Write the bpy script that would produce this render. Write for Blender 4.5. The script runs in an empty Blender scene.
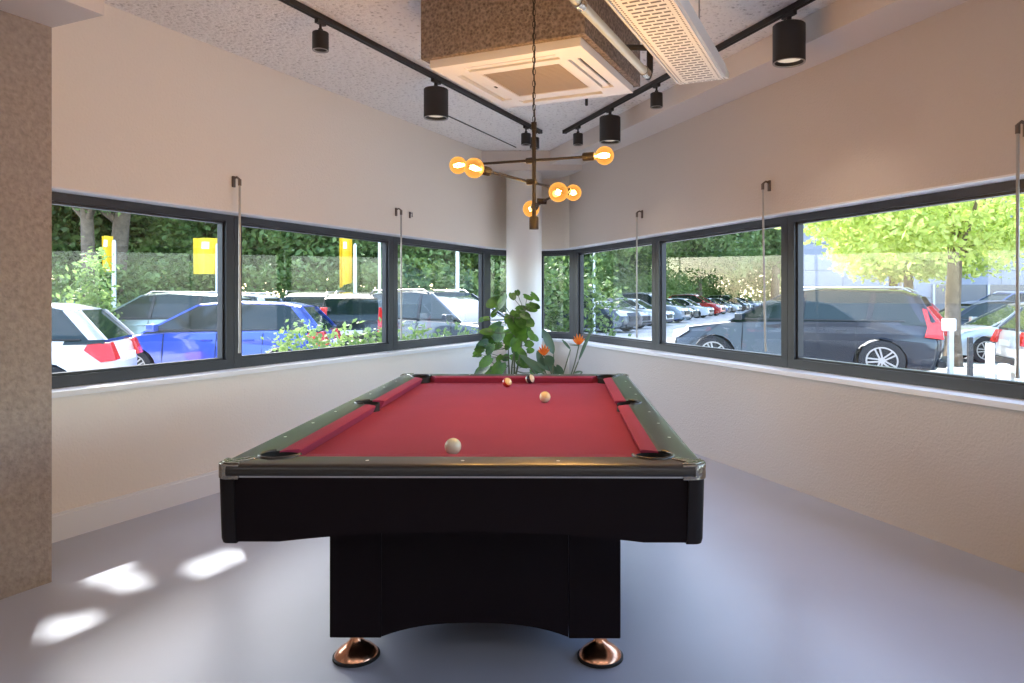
import bpy, bmesh, math, random
from math import sin, cos, tan, pi, radians as R, sqrt, atan2, hypot
from mathutils import Vector, Matrix

random.seed(7)
SC = bpy.context.scene
COL = SC.collection
CH = 1.295            # camera height
F = 705.0             # focal length in pixels of the 1024 wide frame
CX = 556.0            # column of the optical axis (the photo is an off-centre crop)
def A(x, y): return Vector((x-.0603*y, .966*y))
HY = 298.0            # horizon row
GZ = -0.25            # level of the car park outside
CZ = 2.968            # ceiling height

# ------------------------------------------------------------------ materials
def new_mat(name):
    m = bpy.data.materials.new(name); m.use_nodes = True
    nt = m.node_tree
    return m, nt, nt.nodes['Principled BSDF'], nt.nodes['Material Output']

def mat(name, col, rough=.5, metal=0., coat=0., bump=0., bscale=40., bdetail=4., var=0., vscale=6., spec=None, coatr=.08, emit=None, estr=0.):
    m, nt, p, out = new_mat(name)
    N, Lk = nt.nodes, nt.links
    c = (*col, 1)
    p.inputs['Base Color'].default_value = c
    p.inputs['Roughness'].default_value = rough
    p.inputs['Metallic'].default_value = metal
    p.inputs['Coat Weight'].default_value = coat
    p.inputs['Coat Roughness'].default_value = coatr
    if spec is not None: p.inputs['Specular IOR Level'].default_value = spec
    if emit:
        p.inputs['Emission Color'].default_value = (*emit, 1); p.inputs['Emission Strength'].default_value = estr
    tc = None
    if bump or var:
        tc = N.new('ShaderNodeTexCoord')
    if bump:
        n = N.new('ShaderNodeTexNoise'); n.inputs['Scale'].default_value = bscale; n.inputs['Detail'].default_value = bdetail
        b = N.new('ShaderNodeBump'); b.inputs['Strength'].default_value = bump; b.inputs['Distance'].default_value = .01
        Lk.new(tc.outputs['Object'], n.inputs['Vector']); Lk.new(n.outputs['Fac'], b.inputs['Height']); Lk.new(b.outputs['Normal'], p.inputs['Normal'])
    if var:
        n = N.new('ShaderNodeTexNoise'); n.inputs['Scale'].default_value = vscale; n.inputs['Detail'].default_value = 5
        r = N.new('ShaderNodeValToRGB')
        r.color_ramp.elements[0].position = .3; r.color_ramp.elements[1].position = .7
        r.color_ramp.elements[0].color = tuple(x*(1-var) for x in col)+(1,)
        r.color_ramp.elements[1].color = tuple(min(1, x*(1+var)) for x in col)+(1,)
        Lk.new(tc.outputs['Object'], n.inputs['Vector']); Lk.new(n.outputs['Fac'], r.inputs['Fac']); Lk.new(r.outputs['Color'], p.inputs['Base Color'])
    return m

def rough_plaster(name, dark, light, scale, bump, p0=.35, p1=.6):
    m, nt, p, out = new_mat(name); N, Lk = nt.nodes, nt.links
    tc = N.new('ShaderNodeTexCoord')
    n = N.new('ShaderNodeTexNoise'); n.inputs['Scale'].default_value = scale; n.inputs['Detail'].default_value = 6; n.inputs['Roughness'].default_value = .7
    v = N.new('ShaderNodeTexVoronoi'); v.inputs['Scale'].default_value = scale*1.3
    mx = N.new('ShaderNodeMath'); mx.operation = 'MULTIPLY_ADD'; mx.inputs[1].default_value = .45
    Lk.new(tc.outputs['Object'], n.inputs['Vector']); Lk.new(tc.outputs['Object'], v.inputs['Vector'])
    Lk.new(v.outputs['Distance'], mx.inputs[0]); Lk.new(n.outputs['Fac'], mx.inputs[2])
    r = N.new('ShaderNodeValToRGB'); r.color_ramp.elements[0].position = p0; r.color_ramp.elements[1].position = p1
    r.color_ramp.elements[0].color = (*dark, 1); r.color_ramp.elements[1].color = (*light, 1)
    Lk.new(mx.outputs[0], r.inputs['Fac']); Lk.new(r.outputs['Color'], p.inputs['Base Color'])
    b = N.new('ShaderNodeBump'); b.inputs['Strength'].default_value = bump; b.inputs['Distance'].default_value = .02
    Lk.new(mx.outputs[0], b.inputs['Height']); Lk.new(b.outputs['Normal'], p.inputs['Normal'])
    p.inputs['Roughness'].default_value = .9
    return m

def glass_mat(name, tint=(1, 1, 1), fac=.09, boost=1.):
    m = bpy.data.materials.new(name); m.use_nodes = True; nt = m.node_tree; N, Lk = nt.nodes, nt.links
    N.clear()
    out = N.new('ShaderNodeOutputMaterial'); mix = N.new('ShaderNodeMixShader')
    t = N.new('ShaderNodeBsdfTransparent'); t.inputs[0].default_value = (*tint, 1)
    g = N.new('ShaderNodeBsdfGlossy'); g.inputs['Roughness'].default_value = .0
    ge = N.new('ShaderNodeNewGeometry'); dt = N.new('ShaderNodeVectorMath'); dt.operation = 'DOT_PRODUCT'
    Lk.new(ge.outputs['Incoming'], dt.inputs[0]); Lk.new(ge.outputs['Normal'], dt.inputs[1])
    def mth(op, a, b=None):
        n = N.new('ShaderNodeMath'); n.operation = op
        for i, v in enumerate((a, b)):
            if v is None: continue
            if isinstance(v, (int, float)): n.inputs[i].default_value = v
            else: Lk.new(v, n.inputs[i])
        return n.outputs[0]
    k5 = mth('POWER', mth('SUBTRACT', 1.0, mth('ABSOLUTE', dt.outputs['Value'])), 5.0)
    val = mth('ADD', mth('MULTIPLY', k5, .95), .045*boost)
    ml = N.new('ShaderNodeMath'); ml.operation = 'MINIMUM'; ml.inputs[1].default_value = .95
    Lk.new(val, ml.inputs[0]); Lk.new(ml.outputs[0], mix.inputs[0]); Lk.new(t.outputs[0], mix.inputs[1]); Lk.new(g.outputs[0], mix.inputs[2]); Lk.new(mix.outputs[0], out.inputs[0])
    return m

def leaf_mat(name, a, b, trans=.5, scale=1.2, rough=.5):
    m = bpy.data.materials.new(name); m.use_nodes = True; nt = m.node_tree; N, Lk = nt.nodes, nt.links
    N.clear()
    out = N.new('ShaderNodeOutputMaterial'); mix = N.new('ShaderNodeMixShader'); mix.inputs[0].default_value = trans
    d = N.new('ShaderNodeBsdfPrincipled'); d.inputs['Roughness'].default_value = rough
    t = N.new('ShaderNodeBsdfTranslucent')
    tc = N.new('ShaderNodeTexCoord'); n = N.new('ShaderNodeTexNoise'); n.inputs['Scale'].default_value = scale; n.inputs['Detail'].default_value = 5
    r = N.new('ShaderNodeValToRGB'); r.color_ramp.elements[0].position = .35; r.color_ramp.elements[1].position = .65
    r.color_ramp.elements[0].color = (*a, 1); r.color_ramp.elements[1].color = (*b, 1)
    Lk.new(tc.outputs['Object'], n.inputs['Vector']); Lk.new(n.outputs['Fac'], r.inputs['Fac'])
    Lk.new(r.outputs[0], d.inputs['Base Color']); Lk.new(r.outputs[0], t.inputs['Color'])
    Lk.new(d.outputs[0], mix.inputs[1]); Lk.new(t.outputs[0], mix.inputs[2]); Lk.new(mix.outputs[0], out.inputs[0])
    return m

WALLC = (.83, .76, .67)
M = {
 'wall': mat('painted_stucco', WALLC, .85, bump=.35, bscale=70),
 'wall_darker': mat('darker_stucco', (.585, .52, .465), .85, bump=.35, bscale=70),  # darker stucco tone, used on the right wall alone
 'pillar': mat('coarse_stucco', (.37, .31, .265), .9, bump=1.0, bscale=45, bdetail=8, var=.16, vscale=45),
 'beam': mat('smooth_paint', (.72, .66, .61), .8, bump=.08, bscale=90),
 'column': mat('column_paint', (.76, .74, .70), .6),
 'trim': mat('white_trim', (.78, .77, .77), .45),
 'ceiling': rough_plaster('acoustic_spray', (.46, .42, .39), (.97, .94, .90), 28, 1.0, .36, .66),
 'box': rough_plaster('brown_spray_insulation', (.13, .10, .085), (.40, .33, .29), 48, 1.0, .45, .95),
 'floor': mat('resin_floor', (.42, .445, .54), .32, var=.035, vscale=1.6, bump=.02, bscale=120, spec=.28),
 'frame': mat('anthracite_aluminium', (.020, .021, .026), .45),
 'sillw': mat('sill_white', (.80, .80, .82), .3),
 'glass': glass_mat('window_glass', (.97, .985, .98), boost=.55),
 'felt': mat('red_felt', (.30, .028, .078), .92, bump=.25, bscale=500, var=.06, vscale=3),
 'blackwood': mat('black_laminate', (.0085, .0048, .0062), .5, bump=.03, bscale=160, spec=.12),
 'rail': mat('satin_black_rail', (.012, .009, .008), .4, coat=.75, coatr=.24),
 'postblack': mat('satin_black_post', (.012, .009, .010), .5, spec=.25),
 'chrome': mat('chrome', (.40, .37, .33), .16, metal=1, bump=.5, bscale=55),
 'silver': mat('silver_strip', (.6, .6, .6), .3, metal=1),
 'copper': mat('copper', (.80, .40, .24), .22, metal=1),
 'rubber': mat('black_rubber', (.012, .012, .012), .7),
 'pearl': mat('pearl_sight', (.8, .8, .78), .3),
 'black': mat('black_powder_coat', (.018, .017, .018), .5),
 'bronze': mat('dark_bronze', (.012, .009, .008), .5, metal=.0, spec=.35),
 'acwhite': mat('ac_white', (.80, .79, .77), .4),
 'acgrille': mat('ac_grille', (.42, .37, .33), .6),
 'dark': mat('dark_gap', (.05, .045, .04), .8),
 'galv': mat('pale_green_pipe', (.46, .49, .45), .35, metal=.3),
 'rod': mat('rod_grey', (.42, .41, .38), .4, metal=.4),
 'rodbrown': mat('bracket_brown', (.14, .11, .09), .5),
 'lens': mat('lens', (.6, .58, .52), .3, emit=(1, .85, .65), estr=.25),
 'lensrim': mat('lens_rim', (.35, .34, .33), .3, metal=.8),
 'soil': mat('soil', (.03, .02, .015), .95, bump=.6, bscale=60),
 'pot': mat('white_pot', (.75, .74, .72), .35),
 'stem': mat('plant_stem', (.10, .12, .05), .6),
 'woodstem': mat('woody_stem', (.16, .10, .06), .8),
 'asphalt': mat('car_park_paving', (.34, .335, .33), .9, bump=.2, bscale=12, var=.10, vscale=.7),
 'paving': mat('pale_paving', (.55, .53, .50), .9, bump=.2, bscale=20, var=.08, vscale=2.),
 'bark': mat('bark', (.16, .12, .085), .95, bump=.9, bscale=14, var=.3, vscale=7),
 'tyre': mat('tyre', (.018, .018, .02), .8),
 'alloy': mat('alloy_rim', (.45, .45, .46), .3, metal=.8),
 'carglass': mat('car_glass', (.012, .022, .018), .05, spec=.45),
 'plastic': mat('dark_plastic', (.02, .02, .022), .55),
 'red_light': mat('red_lens', (.65, .02, .015), .15, coat=.5),
 'clear_light': mat('clear_lens', (.75, .76, .78), .12, coat=.6),
 'plate': mat('licence_plate', (.75, .74, .68), .5),
 'flag': mat('yellow_flag', (.85, .56, .02), .7),
 'flagw': mat('flag_print', (.75, .72, .62), .7),
 'polew': mat('white_pole', (.78, .78, .76), .4),
 'orange': mat('orange_cloth', (.85, .32, .03), .7),
 'bollard': mat('galvanised', (.40, .41, .42), .5, metal=.3),
}

# leaf materials
M['leaf_dark'] = leaf_mat('leaf_dark', (.06, .11, .03), (.22, .32, .09), .4, 1.5)
M['leaf_mid'] = leaf_mat('leaf_mid', (.10, .18, .05), (.32, .44, .14), .45, 1.5)
M['leaf_lime'] = leaf_mat('leaf_lime', (.38, .50, .08), (.68, .74, .27), .6, 2.5)
M['leaf_hedge'] = leaf_mat('leaf_hedge', (.06, .12, .03), (.24, .34, .10), .35, 3)
M['leaf_fig'] = leaf_mat('leaf_fig', (.02, .065, .012), (.14, .29, .035), .5, 6.0, rough=.35)
M['leaf_blade'] = leaf_mat('leaf_blade', (.05, .10, .05), (.10, .17, .09), .25, 4, rough=.35)
M['petal'] = leaf_mat('petal', (.85, .16, .02), (.95, .30, .04), .4, 20)

def mat_bulb():
    m = bpy.data.materials.new('amber_bulb'); m.use_nodes = True; nt = m.node_tree; N, Lk = nt.nodes, nt.links; N.clear()
    out = N.new('ShaderNodeOutputMaterial'); a1 = N.new('ShaderNodeMixShader')
    t = N.new('ShaderNodeBsdfTransparent'); t.inputs[0].default_value = (1, .72, .30, 1)
    e = N.new('ShaderNodeEmission'); e.inputs[0].default_value = (1, .46, .11, 1); e.inputs[1].default_value = .9
    lw = N.new('ShaderNodeLayerWeight'); lw.inputs[0].default_value = .35
    ml = N.new('ShaderNodeMath'); ml.operation = 'MULTIPLY_ADD'; ml.inputs[1].default_value = .5; ml.inputs[2].default_value = .22
    Lk.new(lw.outputs['Facing'], ml.inputs[0]); Lk.new(ml.outputs[0], a1.inputs[0])
    Lk.new(t.outputs[0], a1.inputs[1]); Lk.new(e.outputs[0], a1.inputs[2]); Lk.new(a1.outputs[0], out.inputs[0])
    return m
M['bulb'] = mat_bulb()
M['filament'] = mat('filament', (1, .8, .5), .5, emit=(1, .80, .45), estr=30)

def mat_tray():
    m, nt, p, out = new_mat('perforated_white_steel'); N, Lk = nt.nodes, nt.links
    tc = N.new('ShaderNodeTexCoord'); sp = N.new('ShaderNodeSeparateXYZ'); Lk.new(tc.outputs['Object'], sp.inputs[0])
    def mth(op, a, b=None, c=None):
        n = N.new('ShaderNodeMath'); n.operation = op
        for i, v in enumerate((a, b, c)):
            if v is None: continue
            if isinstance(v, (int, float)): n.inputs[i].default_value = v
            else: Lk.new(v, n.inputs[i])
        return n.outputs[0]
    x, y = sp.outputs[0], sp.outputs[1]           # x across (centre 0), y along
    ax = mth('ABSOLUTE', x)
    row = mth('FLOOR', mth('DIVIDE', y, .038))
    fy = mth('FRACT', mth('ADD', mth('DIVIDE', y, .038), 100))
    fx = mth('FRACT', mth('ADD', mth('ADD', mth('DIVIDE', x, .052), mth('MULTIPLY', row, .5)), 100))
    slot = mth('MULTIPLY', mth('MULTIPLY', mth('LESS_THAN', fy, .42), mth('LESS_THAN', fx, .84)), mth('LESS_THAN', ax, .082))
    # small round holes in two bands along each edge
    gx = mth('SUBTRACT', mth('FRACT', mth('ADD', mth('DIVIDE', ax, .016), 0)), .5)
    gy = mth('SUBTRACT', mth('FRACT', mth('ADD', mth('DIVIDE', y, .02), 100)), .5)
    rr = mth('SQRT', mth('ADD', mth('MULTIPLY', gx, gx), mth('MULTIPLY', gy, gy)))
    hole = mth('MULTIPLY', mth('MULTIPLY', mth('LESS_THAN', rr, .30), mth('GREATER_THAN', ax, .096)), mth('LESS_THAN', ax, .128))
    msk = mth('MAXIMUM', slot, hole)
    mx = N.new('ShaderNodeMixRGB'); mx.inputs[1].default_value = (.78, .77, .70, 1); mx.inputs[2].default_value = (.13, .12, .10, 1)
    Lk.new(msk, mx.inputs[0]); Lk.new(mx.outputs[0], p.inputs['Base Color']); p.inputs['Roughness'].default_value = .5
    return m
M['tray'] = mat_tray()

def mat_facade():
    m, nt, p, out = new_mat('grey_panel_facade'); N, Lk = nt.nodes, nt.links
    tc = N.new('ShaderNodeTexCoord'); mp = N.new('ShaderNodeMapping'); mp.inputs['Rotation'].default_value = (pi/2, 0, 0)
    b = N.new('ShaderNodeTexBrick'); b.offset = 0
    b.inputs['Color1'].default_value = (.22, .23, .27, 1); b.inputs['Color2'].default_value = (.25, .26, .30, 1); b.inputs['Mortar'].default_value = (.12, .13, .15, 1)
    b.inputs['Scale'].default_value = 1; b.inputs['Mortar Size'].default_value = .03; b.inputs['Brick Width'].default_value = 3.0; b.inputs['Row Height'].default_value = 1.55
    Lk.new(tc.outputs['Object'], mp.inputs[0]); Lk.new(mp.outputs[0], b.inputs['Vector']); Lk.new(b.outputs['Color'], p.inputs['Base Color'])
    p.inputs['Roughness'].default_value = .6
    return m
M['facade'] = mat_facade()
M['facadeglass'] = mat('facade_glass', (.06, .08, .11), .1, spec=.8)
M['roofmetal'] = mat('pale_roof', (.42, .43, .45), .6, bump=.3, bscale=8)

PAINT = {}
def paint(name, col, metal=.3):
    if name not in PAINT: PAINT[name] = mat('paint_'+name, col, .32, metal=metal, coat=1, coatr=.04)
    return PAINT[name]

# ------------------------------------------------------------------ object helpers
def link(o, parent=None):
    COL.objects.link(o)
    if parent is not None: o.parent = parent
    return o

def tag(o, label=None, cat=None, group=None, kind=None):
    if label: o['label'] = label
    if cat: o['category'] = cat
    if group: o['group'] = group
    if kind: o['kind'] = kind
    return o

def empty(name, loc=(0, 0, 0), rz=0, label=None, cat=None, group=None, kind=None, parent=None):
    o = bpy.data.objects.new(name, None); o.empty_display_size = .1
    link(o, parent); o.location = loc; o.rotation_euler = (0, 0, rz)
    return tag(o, label, cat, group, kind)

def copy_tree(o, parent=None):
    c = o.copy(); COL.objects.link(c)
    if parent is not None: c.parent = parent
    for ch in [x for x in SC.objects if x.parent == o]: copy_tree(ch, c)
    return c

def finish(name, bm, m, parent=None, smooth=None, loc=None, bevel=None, seg=2, label=None):
    bmesh.ops.recalc_face_normals(bm, faces=bm.faces)
    me = bpy.data.meshes.new(name); bm.to_mesh(me); bm.free()
    ms = m if isinstance(m, (list, tuple)) else [m]
    for x in ms: me.materials.append(M[x] if isinstance(x, str) else x)
    if smooth is not None:
        me.polygons.foreach_set('use_smooth', [True]*len(me.polygons))
        me.set_sharp_from_angle(angle=R(smooth))
    o = bpy.data.objects.new(name, me); link(o, parent)
    if loc: o.location = loc
    if bevel:
        b = o.modifiers.new('bevel', 'BEVEL'); b.width = bevel; b.segments = seg; b.limit_method = 'ANGLE'; b.angle_limit = R(35)
        if smooth is None:
            me.polygons.foreach_set('use_smooth', [True]*len(me.polygons)); me.set_sharp_from_angle(angle=R(35))
            b.harden_normals = False
    if label: o['label'] = label
    return o

def BM(): return bmesh.new()

def box(bm, c, s, rz=0, mi=0, M4=None):
    v = []
    for dx in (-1, 1):
        for dy in (-1, 1):
            for dz in (-1, 1):
                x, y = dx*s[0]/2, dy*s[1]/2
                p = Vector((c[0]+x*cos(rz)-y*sin(rz), c[1]+x*sin(rz)+y*cos(rz), c[2]+dz*s[2]/2))
                if M4 is not None: p = M4 @ p
                v.append(bm.verts.new(p))
    for f in ((0, 1, 3, 2), (4, 6, 7, 5), (0, 4, 5, 1), (2, 3, 7, 6), (0, 2, 6, 4), (1, 5, 7, 3)):
        fc = bm.faces.new([v[i] for i in f]); fc.material_index = mi
    return bm

def prism(bm, pts, z0, z1, mi=0, f=None):
    """pts: 2D outline; f maps (u,v,w)->xyz, default x,y,z"""
    f = f or (lambda u, v, w: (u, v, w))
    a = [bm.verts.new(f(u, v, z0)) for u, v in pts]; b = [bm.verts.new(f(u, v, z1)) for u, v in pts]
    n = len(pts)
    fs = [bm.faces.new(a), bm.faces.new(b[::-1])]
    for i in range(n): fs.append(bm.faces.new((a[i], a[(i+1) % n], b[(i+1) % n], b[i])))
    for x in fs: x.material_index = mi
    return bm

def loft(bm, rings, closed=True, caps=True, mi=0):
    V = [[bm.verts.new(p) for p in r] for r in rings]
    n = len(rings[0])
    for i in range(len(V)-1):
        for j in range(n if closed else n-1):
            k = (j+1) % n
            bm.faces.new((V[i][j], V[i][k], V[i+1][k], V[i+1][j])).material_index = mi
    if caps and closed:
        bm.faces.new(V[0][::-1]).material_index = mi; bm.faces.new(V[-1]).material_index = mi
    return bm

def lathe(bm, prof, c=(0, 0, 0), seg=24, M4=None, mi=0, caps=True):
    rings = []
    for r, z in prof:
        ring = []
        for k in range(seg):
            a = 2*pi*k/seg; p = Vector((r*cos(a), r*sin(a), z))
            if M4 is not None: p = M4 @ p
            ring.append(p + Vector(c))
        rings.append(ring)
    return loft(bm, rings, mi=mi, caps=caps)

def tube(bm, pts, r, seg=8, mi=0, caps=True):
    pts = [Vector(p) for p in pts]; rs = r if isinstance(r, (list, tuple)) else [r]*len(pts)
    up = Vector((0, 0, 1)); rings = []
    d0 = (pts[1]-pts[0]).normalized()
    ref = up if abs(d0.dot(up)) < .9 else Vector((1, 0, 0))
    for i, p in enumerate(pts):
        d = (pts[min(i+1, len(pts)-1)] - pts[max(i-1, 0)]).normalized()
        s = d.cross(ref)
        if s.length < 1e-4: s = d.cross(Vector((0, 1, 0)))
        s.normalize(); t = s.cross(d).normalized()
        rings.append([p + (s*cos(2*pi*k/seg)+t*sin(2*pi*k/seg))*rs[i] for k in range(seg)])
    return loft(bm, rings, mi=mi, caps=caps)

def axis_matrix(p, d):
    d = Vector(d).normalized(); return Matrix.Translation(p) @ d.to_track_quat('Z', 'Y').to_matrix().to_4x4()

def boolean_cut(o, cutters):
    """cut with solids, bake the result into the mesh"""
    for c in cutters:
        md = o.modifiers.new('b', 'BOOLEAN'); md.object = c; md.operation = 'DIFFERENCE'; md.solver = 'EXACT'
    bpy.context.view_layer.update()
    dg = bpy.context.evaluated_depsgraph_get()
    me = bpy.data.meshes.new_from_object(o.evaluated_get(dg))
    o.modifiers.clear(); o.data = me

def at(px, py, y):
    """world point seen at pixel (px,py) at distance y"""
    return Vector(((px-CX)/F*y, y, CH + (HY-py)/F*y))

# ------------------------------------------------------------------ camera
cam = bpy.data.cameras.new('camera'); co = bpy.data.objects.new('camera', cam); COL.objects.link(co)
co.location = (0, 0, CH); co.rotation_euler = (pi/2, 0, 0)
cam.sensor_width = 36; cam.lens = F/1024*36; cam.shift_x = (512-CX)/1024; cam.shift_y = (HY-341.5)/1024; cam.clip_start = .05; cam.clip_end = 500
SC.camera = co

# ------------------------------------------------------------------ wall path (plan of the pointed room)
VL, VR = 860-CX, CX-268
uL = Vector((VL, F)).normalized(); uR = Vector((-VR, F)).normalized()
nL = Vector((-uL.y, uL.x)); nR = Vector((uR.y, -uR.x))
kL, kR = VL/F, VR/F
bL, bR = -4.289, 3.56
yc = (bR-bL)/(kL+kR); C0 = Vector((bL+kL*yc, yc))
TT = 1.1; RF = TT*tan((atan2(VL, F)+atan2(VR, F))/2)
TL = C0-uL*TT; TR = C0-uR*TT; CC = TL-nL*RF
aL = atan2(nL.y, nL.x); aR = atan2(nR.y, nR.x); ARC = (aL-aR)*(RF)
def pos(s, d=0.):
    if s < 0: return TL+uL*s+nL*d
    if s <= ARC:
        a = aL-(aL-aR)*s/ARC; return CC+Vector((cos(a), sin(a)))*(RF+d)
    return TR-uR*(s-ARC)+nR*d
def sL(px, d=.17):
    y = (-bL+d/cos(atan2(VL, F)))/(kL-(px-CX)/F)
    P = Vector(((px-CX)/F*y, y)); return (P-nL*d-TL).dot(uL)
def sR(px, d=.17):
    y = (bR+d/cos(atan2(VR, F)))/(kR+(px-CX)/F)
    P = Vector(((px-CX)/F*y, y)); return ARC+(TR-(P-nR*d)).dot(uR)
def svals(s0, s1):
    out = [s0]
    for k in range(0, 25):
        s = ARC*k/24
        if s0+1e-4 < s < s1-1e-4: out.append(s)
    out.append(s1); return out
def path_box(bm, s0, s1, d0, d1, z0, z1, mi=0):
    rings = []
    for s in svals(s0, s1):
        a, b = pos(s, d0), pos(s, d1)
        rings.append([(a.x, a.y, z0), (b.x, b.y, z0), (b.x, b.y, z1), (a.x, a.y, z1)])
    return loft(bm, rings, mi=mi)

WZ0, WZ1 = .785, 1.885
S_BACKL, S_BACKR = -13.2, ARC+13.0

def struct(name, bm, m, **k):
    o = finish(name, bm, m, **k); o['kind'] = 'structure'; return o

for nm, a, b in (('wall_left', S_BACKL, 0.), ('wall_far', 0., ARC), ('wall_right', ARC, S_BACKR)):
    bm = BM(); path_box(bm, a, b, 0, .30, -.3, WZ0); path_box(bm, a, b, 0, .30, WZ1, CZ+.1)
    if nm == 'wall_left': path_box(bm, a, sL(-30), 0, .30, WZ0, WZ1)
    struct(nm, bm, 'wall_darker' if nm == 'wall_right' else 'wall', smooth=30)

# floor and ceiling plates
def plan_plate(z0, z1, d):
    bm = BM(); pts = [pos(s, d) for s in svals(S_BACKL, S_BACKR)]
    prism(bm, [(p.x, p.y) for p in pts], z0, z1); return bm
struct('floor', plan_plate(-.12, 0, .0), 'floor')
struct('ceiling', plan_plate(CZ, CZ+.2, .3), 'ceiling')
bm = BM(); p, q = pos(S_BACKL), pos(S_BACKR)
mid = (p+q)/2; ang = atan2((q-p).y, (q-p).x); ln = (q-p).length
wallb = BM()
box(wallb, (mid.x, mid.y, CZ/2), (ln, .3, CZ), ang)
struct('wall_back', wallb, 'wall')

# sills and frames
bm = BM(); path_box(bm, sL(-29), S_BACKR-.5, -.035, .14, WZ0-.018, WZ0+.012)
o = struct('trim_1', bm, 'sillw', smooth=30); o['label'] = 'white window sill board running along all the windows'
bm = BM(); path_box(bm, sL(-29), S_BACKR-.5, -.002, .14, WZ1-.006, WZ1+.004)
o = struct('trim_6', bm, 'sillw', smooth=30); o['label'] = 'white reveal strip above all the windows'
D0, D1 = .13, .20
edges = [sL(-30), sL(230), sL(390), sL(484), ARC*.5, sR(579), sR(659), sR(792), sR(1250), ARC+11.]
wn = 0
for i in range(len(edges)-1):
    wn += 1; a, b = edges[i]+.002, edges[i+1]-.002
    e = empty('window_%d' % wn, (*pos((a+b)/2, D0), WZ0), kind='structure')
    inv = Matrix.Translation(-Vector(e.location))
    bm = BM(); fw = .066
    path_box(bm, a, b, D0, D1, WZ0+.012, WZ0+.078); path_box(bm, a, b, D0, D1, WZ1-.055, WZ1)
    path_box(bm, a, a+fw, D0, D1, WZ0+.078, WZ1-.055); path_box(bm, b-fw, b, D0, D1, WZ0+.078, WZ1-.055)
    # inner step of the sash
    for (x0, x1, z0, z1) in ((a+fw, b-fw, WZ0+.078, WZ0+.092), (a+fw, b-fw, WZ1-.069, WZ1-.055), (a+fw, a+fw+.014, WZ0+.092, WZ1-.069), (b-fw-.014, b-fw, WZ0+.092, WZ1-.069)):
        path_box(bm, x0, x1, D0+.022, D1, z0, z1)
    bm.transform(inv); finish('window_frame', bm, 'frame', e, smooth=30)
    bm = BM(); path_box(bm, a+fw+.004, b-fw-.004, D0+.04, D0+.046, WZ0+.085, WZ1-.06)
    bm.transform(inv); finish('window_pane', bm, 'glass', e, smooth=30)

# baseboard on the left
bm = BM(); path_box(bm, sL(20, 0), -.2, -.022, .0, 0, .135); path_box(bm, sL(20, 0), -.2, -.012, .0, .135, .148)
struct('baseboard_left', bm, 'trim', smooth=30)

# pillar and dropped beam on the left
P1 = A(-2.1, 3.33); pw = Vector((uL.y, -uL.x))
P1w = P1 - pw*((P1.x-bL-kL*P1.y)*cos(atan2(VL, F)) - .004)
bm = BM(); a = P1; b = P1w; prism(bm, [tuple(a), tuple(b), tuple(b-uL*1.5), tuple(a-uL*1.5)], 0, CZ)
o = struct('pillar', bm, 'pillar'); o['label'] = 'rough beige stucco pillar at the left edge'
P2 = P1+pw*.355
bm = BM(); P2b = P1+pw*.0
prism(bm, [tuple(P1w+uL*.004), tuple(P2+uL*.004), tuple(P2-uL*7), tuple(P1w-uL*7)], 2.53, CZ-.002)
o = struct('trim_2', bm, 'beam'); o['label'] = 'dropped plaster beam above the stucco pillar'
# dropped beam on the right
zb = CH+1.51
bm = BM(); path_box(bm, ARC+.1, S_BACKR-.2, -.34, -.001, zb, CZ-.003)
o = struct('trim_3', bm, 'beam'); o['label'] = 'smooth plaster beam under the ceiling along the right wall'
# cross beam before the rounded end
def xl(y): return bL+kL*y
def xr(y): return bR-kR*y
bm = BM(); y0, y1 = 7.99, 8.60; g = .002
pts = [(xl(y0)+g, y0), (xr(y0)-g, y0)] + [(pos(s, -.003).x, pos(s, -.003).y) for s in reversed([ARC*k/16 for k in range(17)])]
prism(bm, pts, CH+1.447, CZ-.004)
o = struct('trim_4', bm, 'beam'); o['label'] = 'cross beam above the round column'
# ceiling joint
bm = BM(); a = at(445, 114, (CZ-CH)*F/(298-114)); b = at(516, 147, (CZ-CH)*F/(298-147))
dv = (b-a); box(bm, ((a.x+b.x)/2, (a.y+b.y)/2, CZ-.004), (dv.length, .005, .01), atan2(dv.y, dv.x)); struct('trim_5', bm, 'dark')

# round column
bm = BM(); lathe(bm, [(.205, 0), (.205, CH+1.446)], seg=64)
o = struct('column', bm, 'column', smooth=40, loc=(*A(.14, 8.50), 0)); o['label'] = 'round white column in the corner between the windows'

# ------------------------------------------------------------------ crank rods at the windows
def crank_rod(px, side, label, tilt=0.):
    s = (sL if side == 'L' else sR)(px, -.06); n = nL if side == 'L' else nR
    p = pos(s, 0); e = empty('window_crank_rod', (p.x, p.y, 2.09), atan2(-n.y, -n.x), label, 'crank rod', 'crank rods hanging before the windows')
    # local +x points into the room
    bm = BM(); box(bm, (.006, 0, 0), (.012, .022, .075)); tube(bm, [(.01, 0, .02), (.035, 0, .03), (.062, 0, .012)], .007)
    tube(bm, [(.062, 0, .012), (.062, 0, -.03)], .011)
    finish('bracket', bm, 'rodbrown', e, smooth=40)
    bm = BM(); tube(bm, [(.062, 0, -.02), (.062, tilt*.5, -.8)], .0075)
    finish('rod', bm, 'rod', e, smooth=40)
    bm = BM(); tube(bm, [(.062, tilt*.5, -.80), (.062, tilt*.55, -.84), (.062, tilt*.8, -1.1), (.062, tilt, -1.17)], [.0095, .0095, .007, .010])
    finish('handle', bm, 'rod', e, smooth=40)
    return e
crank_rod(239.5, 'L', 'thin grey rod hanging at the dark post between the first and second left window')
crank_rod(401, 'L', 'thin grey rod hanging on the left wall at the post right of the second window')
crank_rod(637, 'R', 'thin grey rod nearest the column on the right wall')
crank_rod(763, 'R', 'slightly slanted grey rod at the middle of the right wall windows', .035)
crank_rod(1018, 'R', 'tall grey rod at the right edge of the photo before the black-car window')
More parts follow.
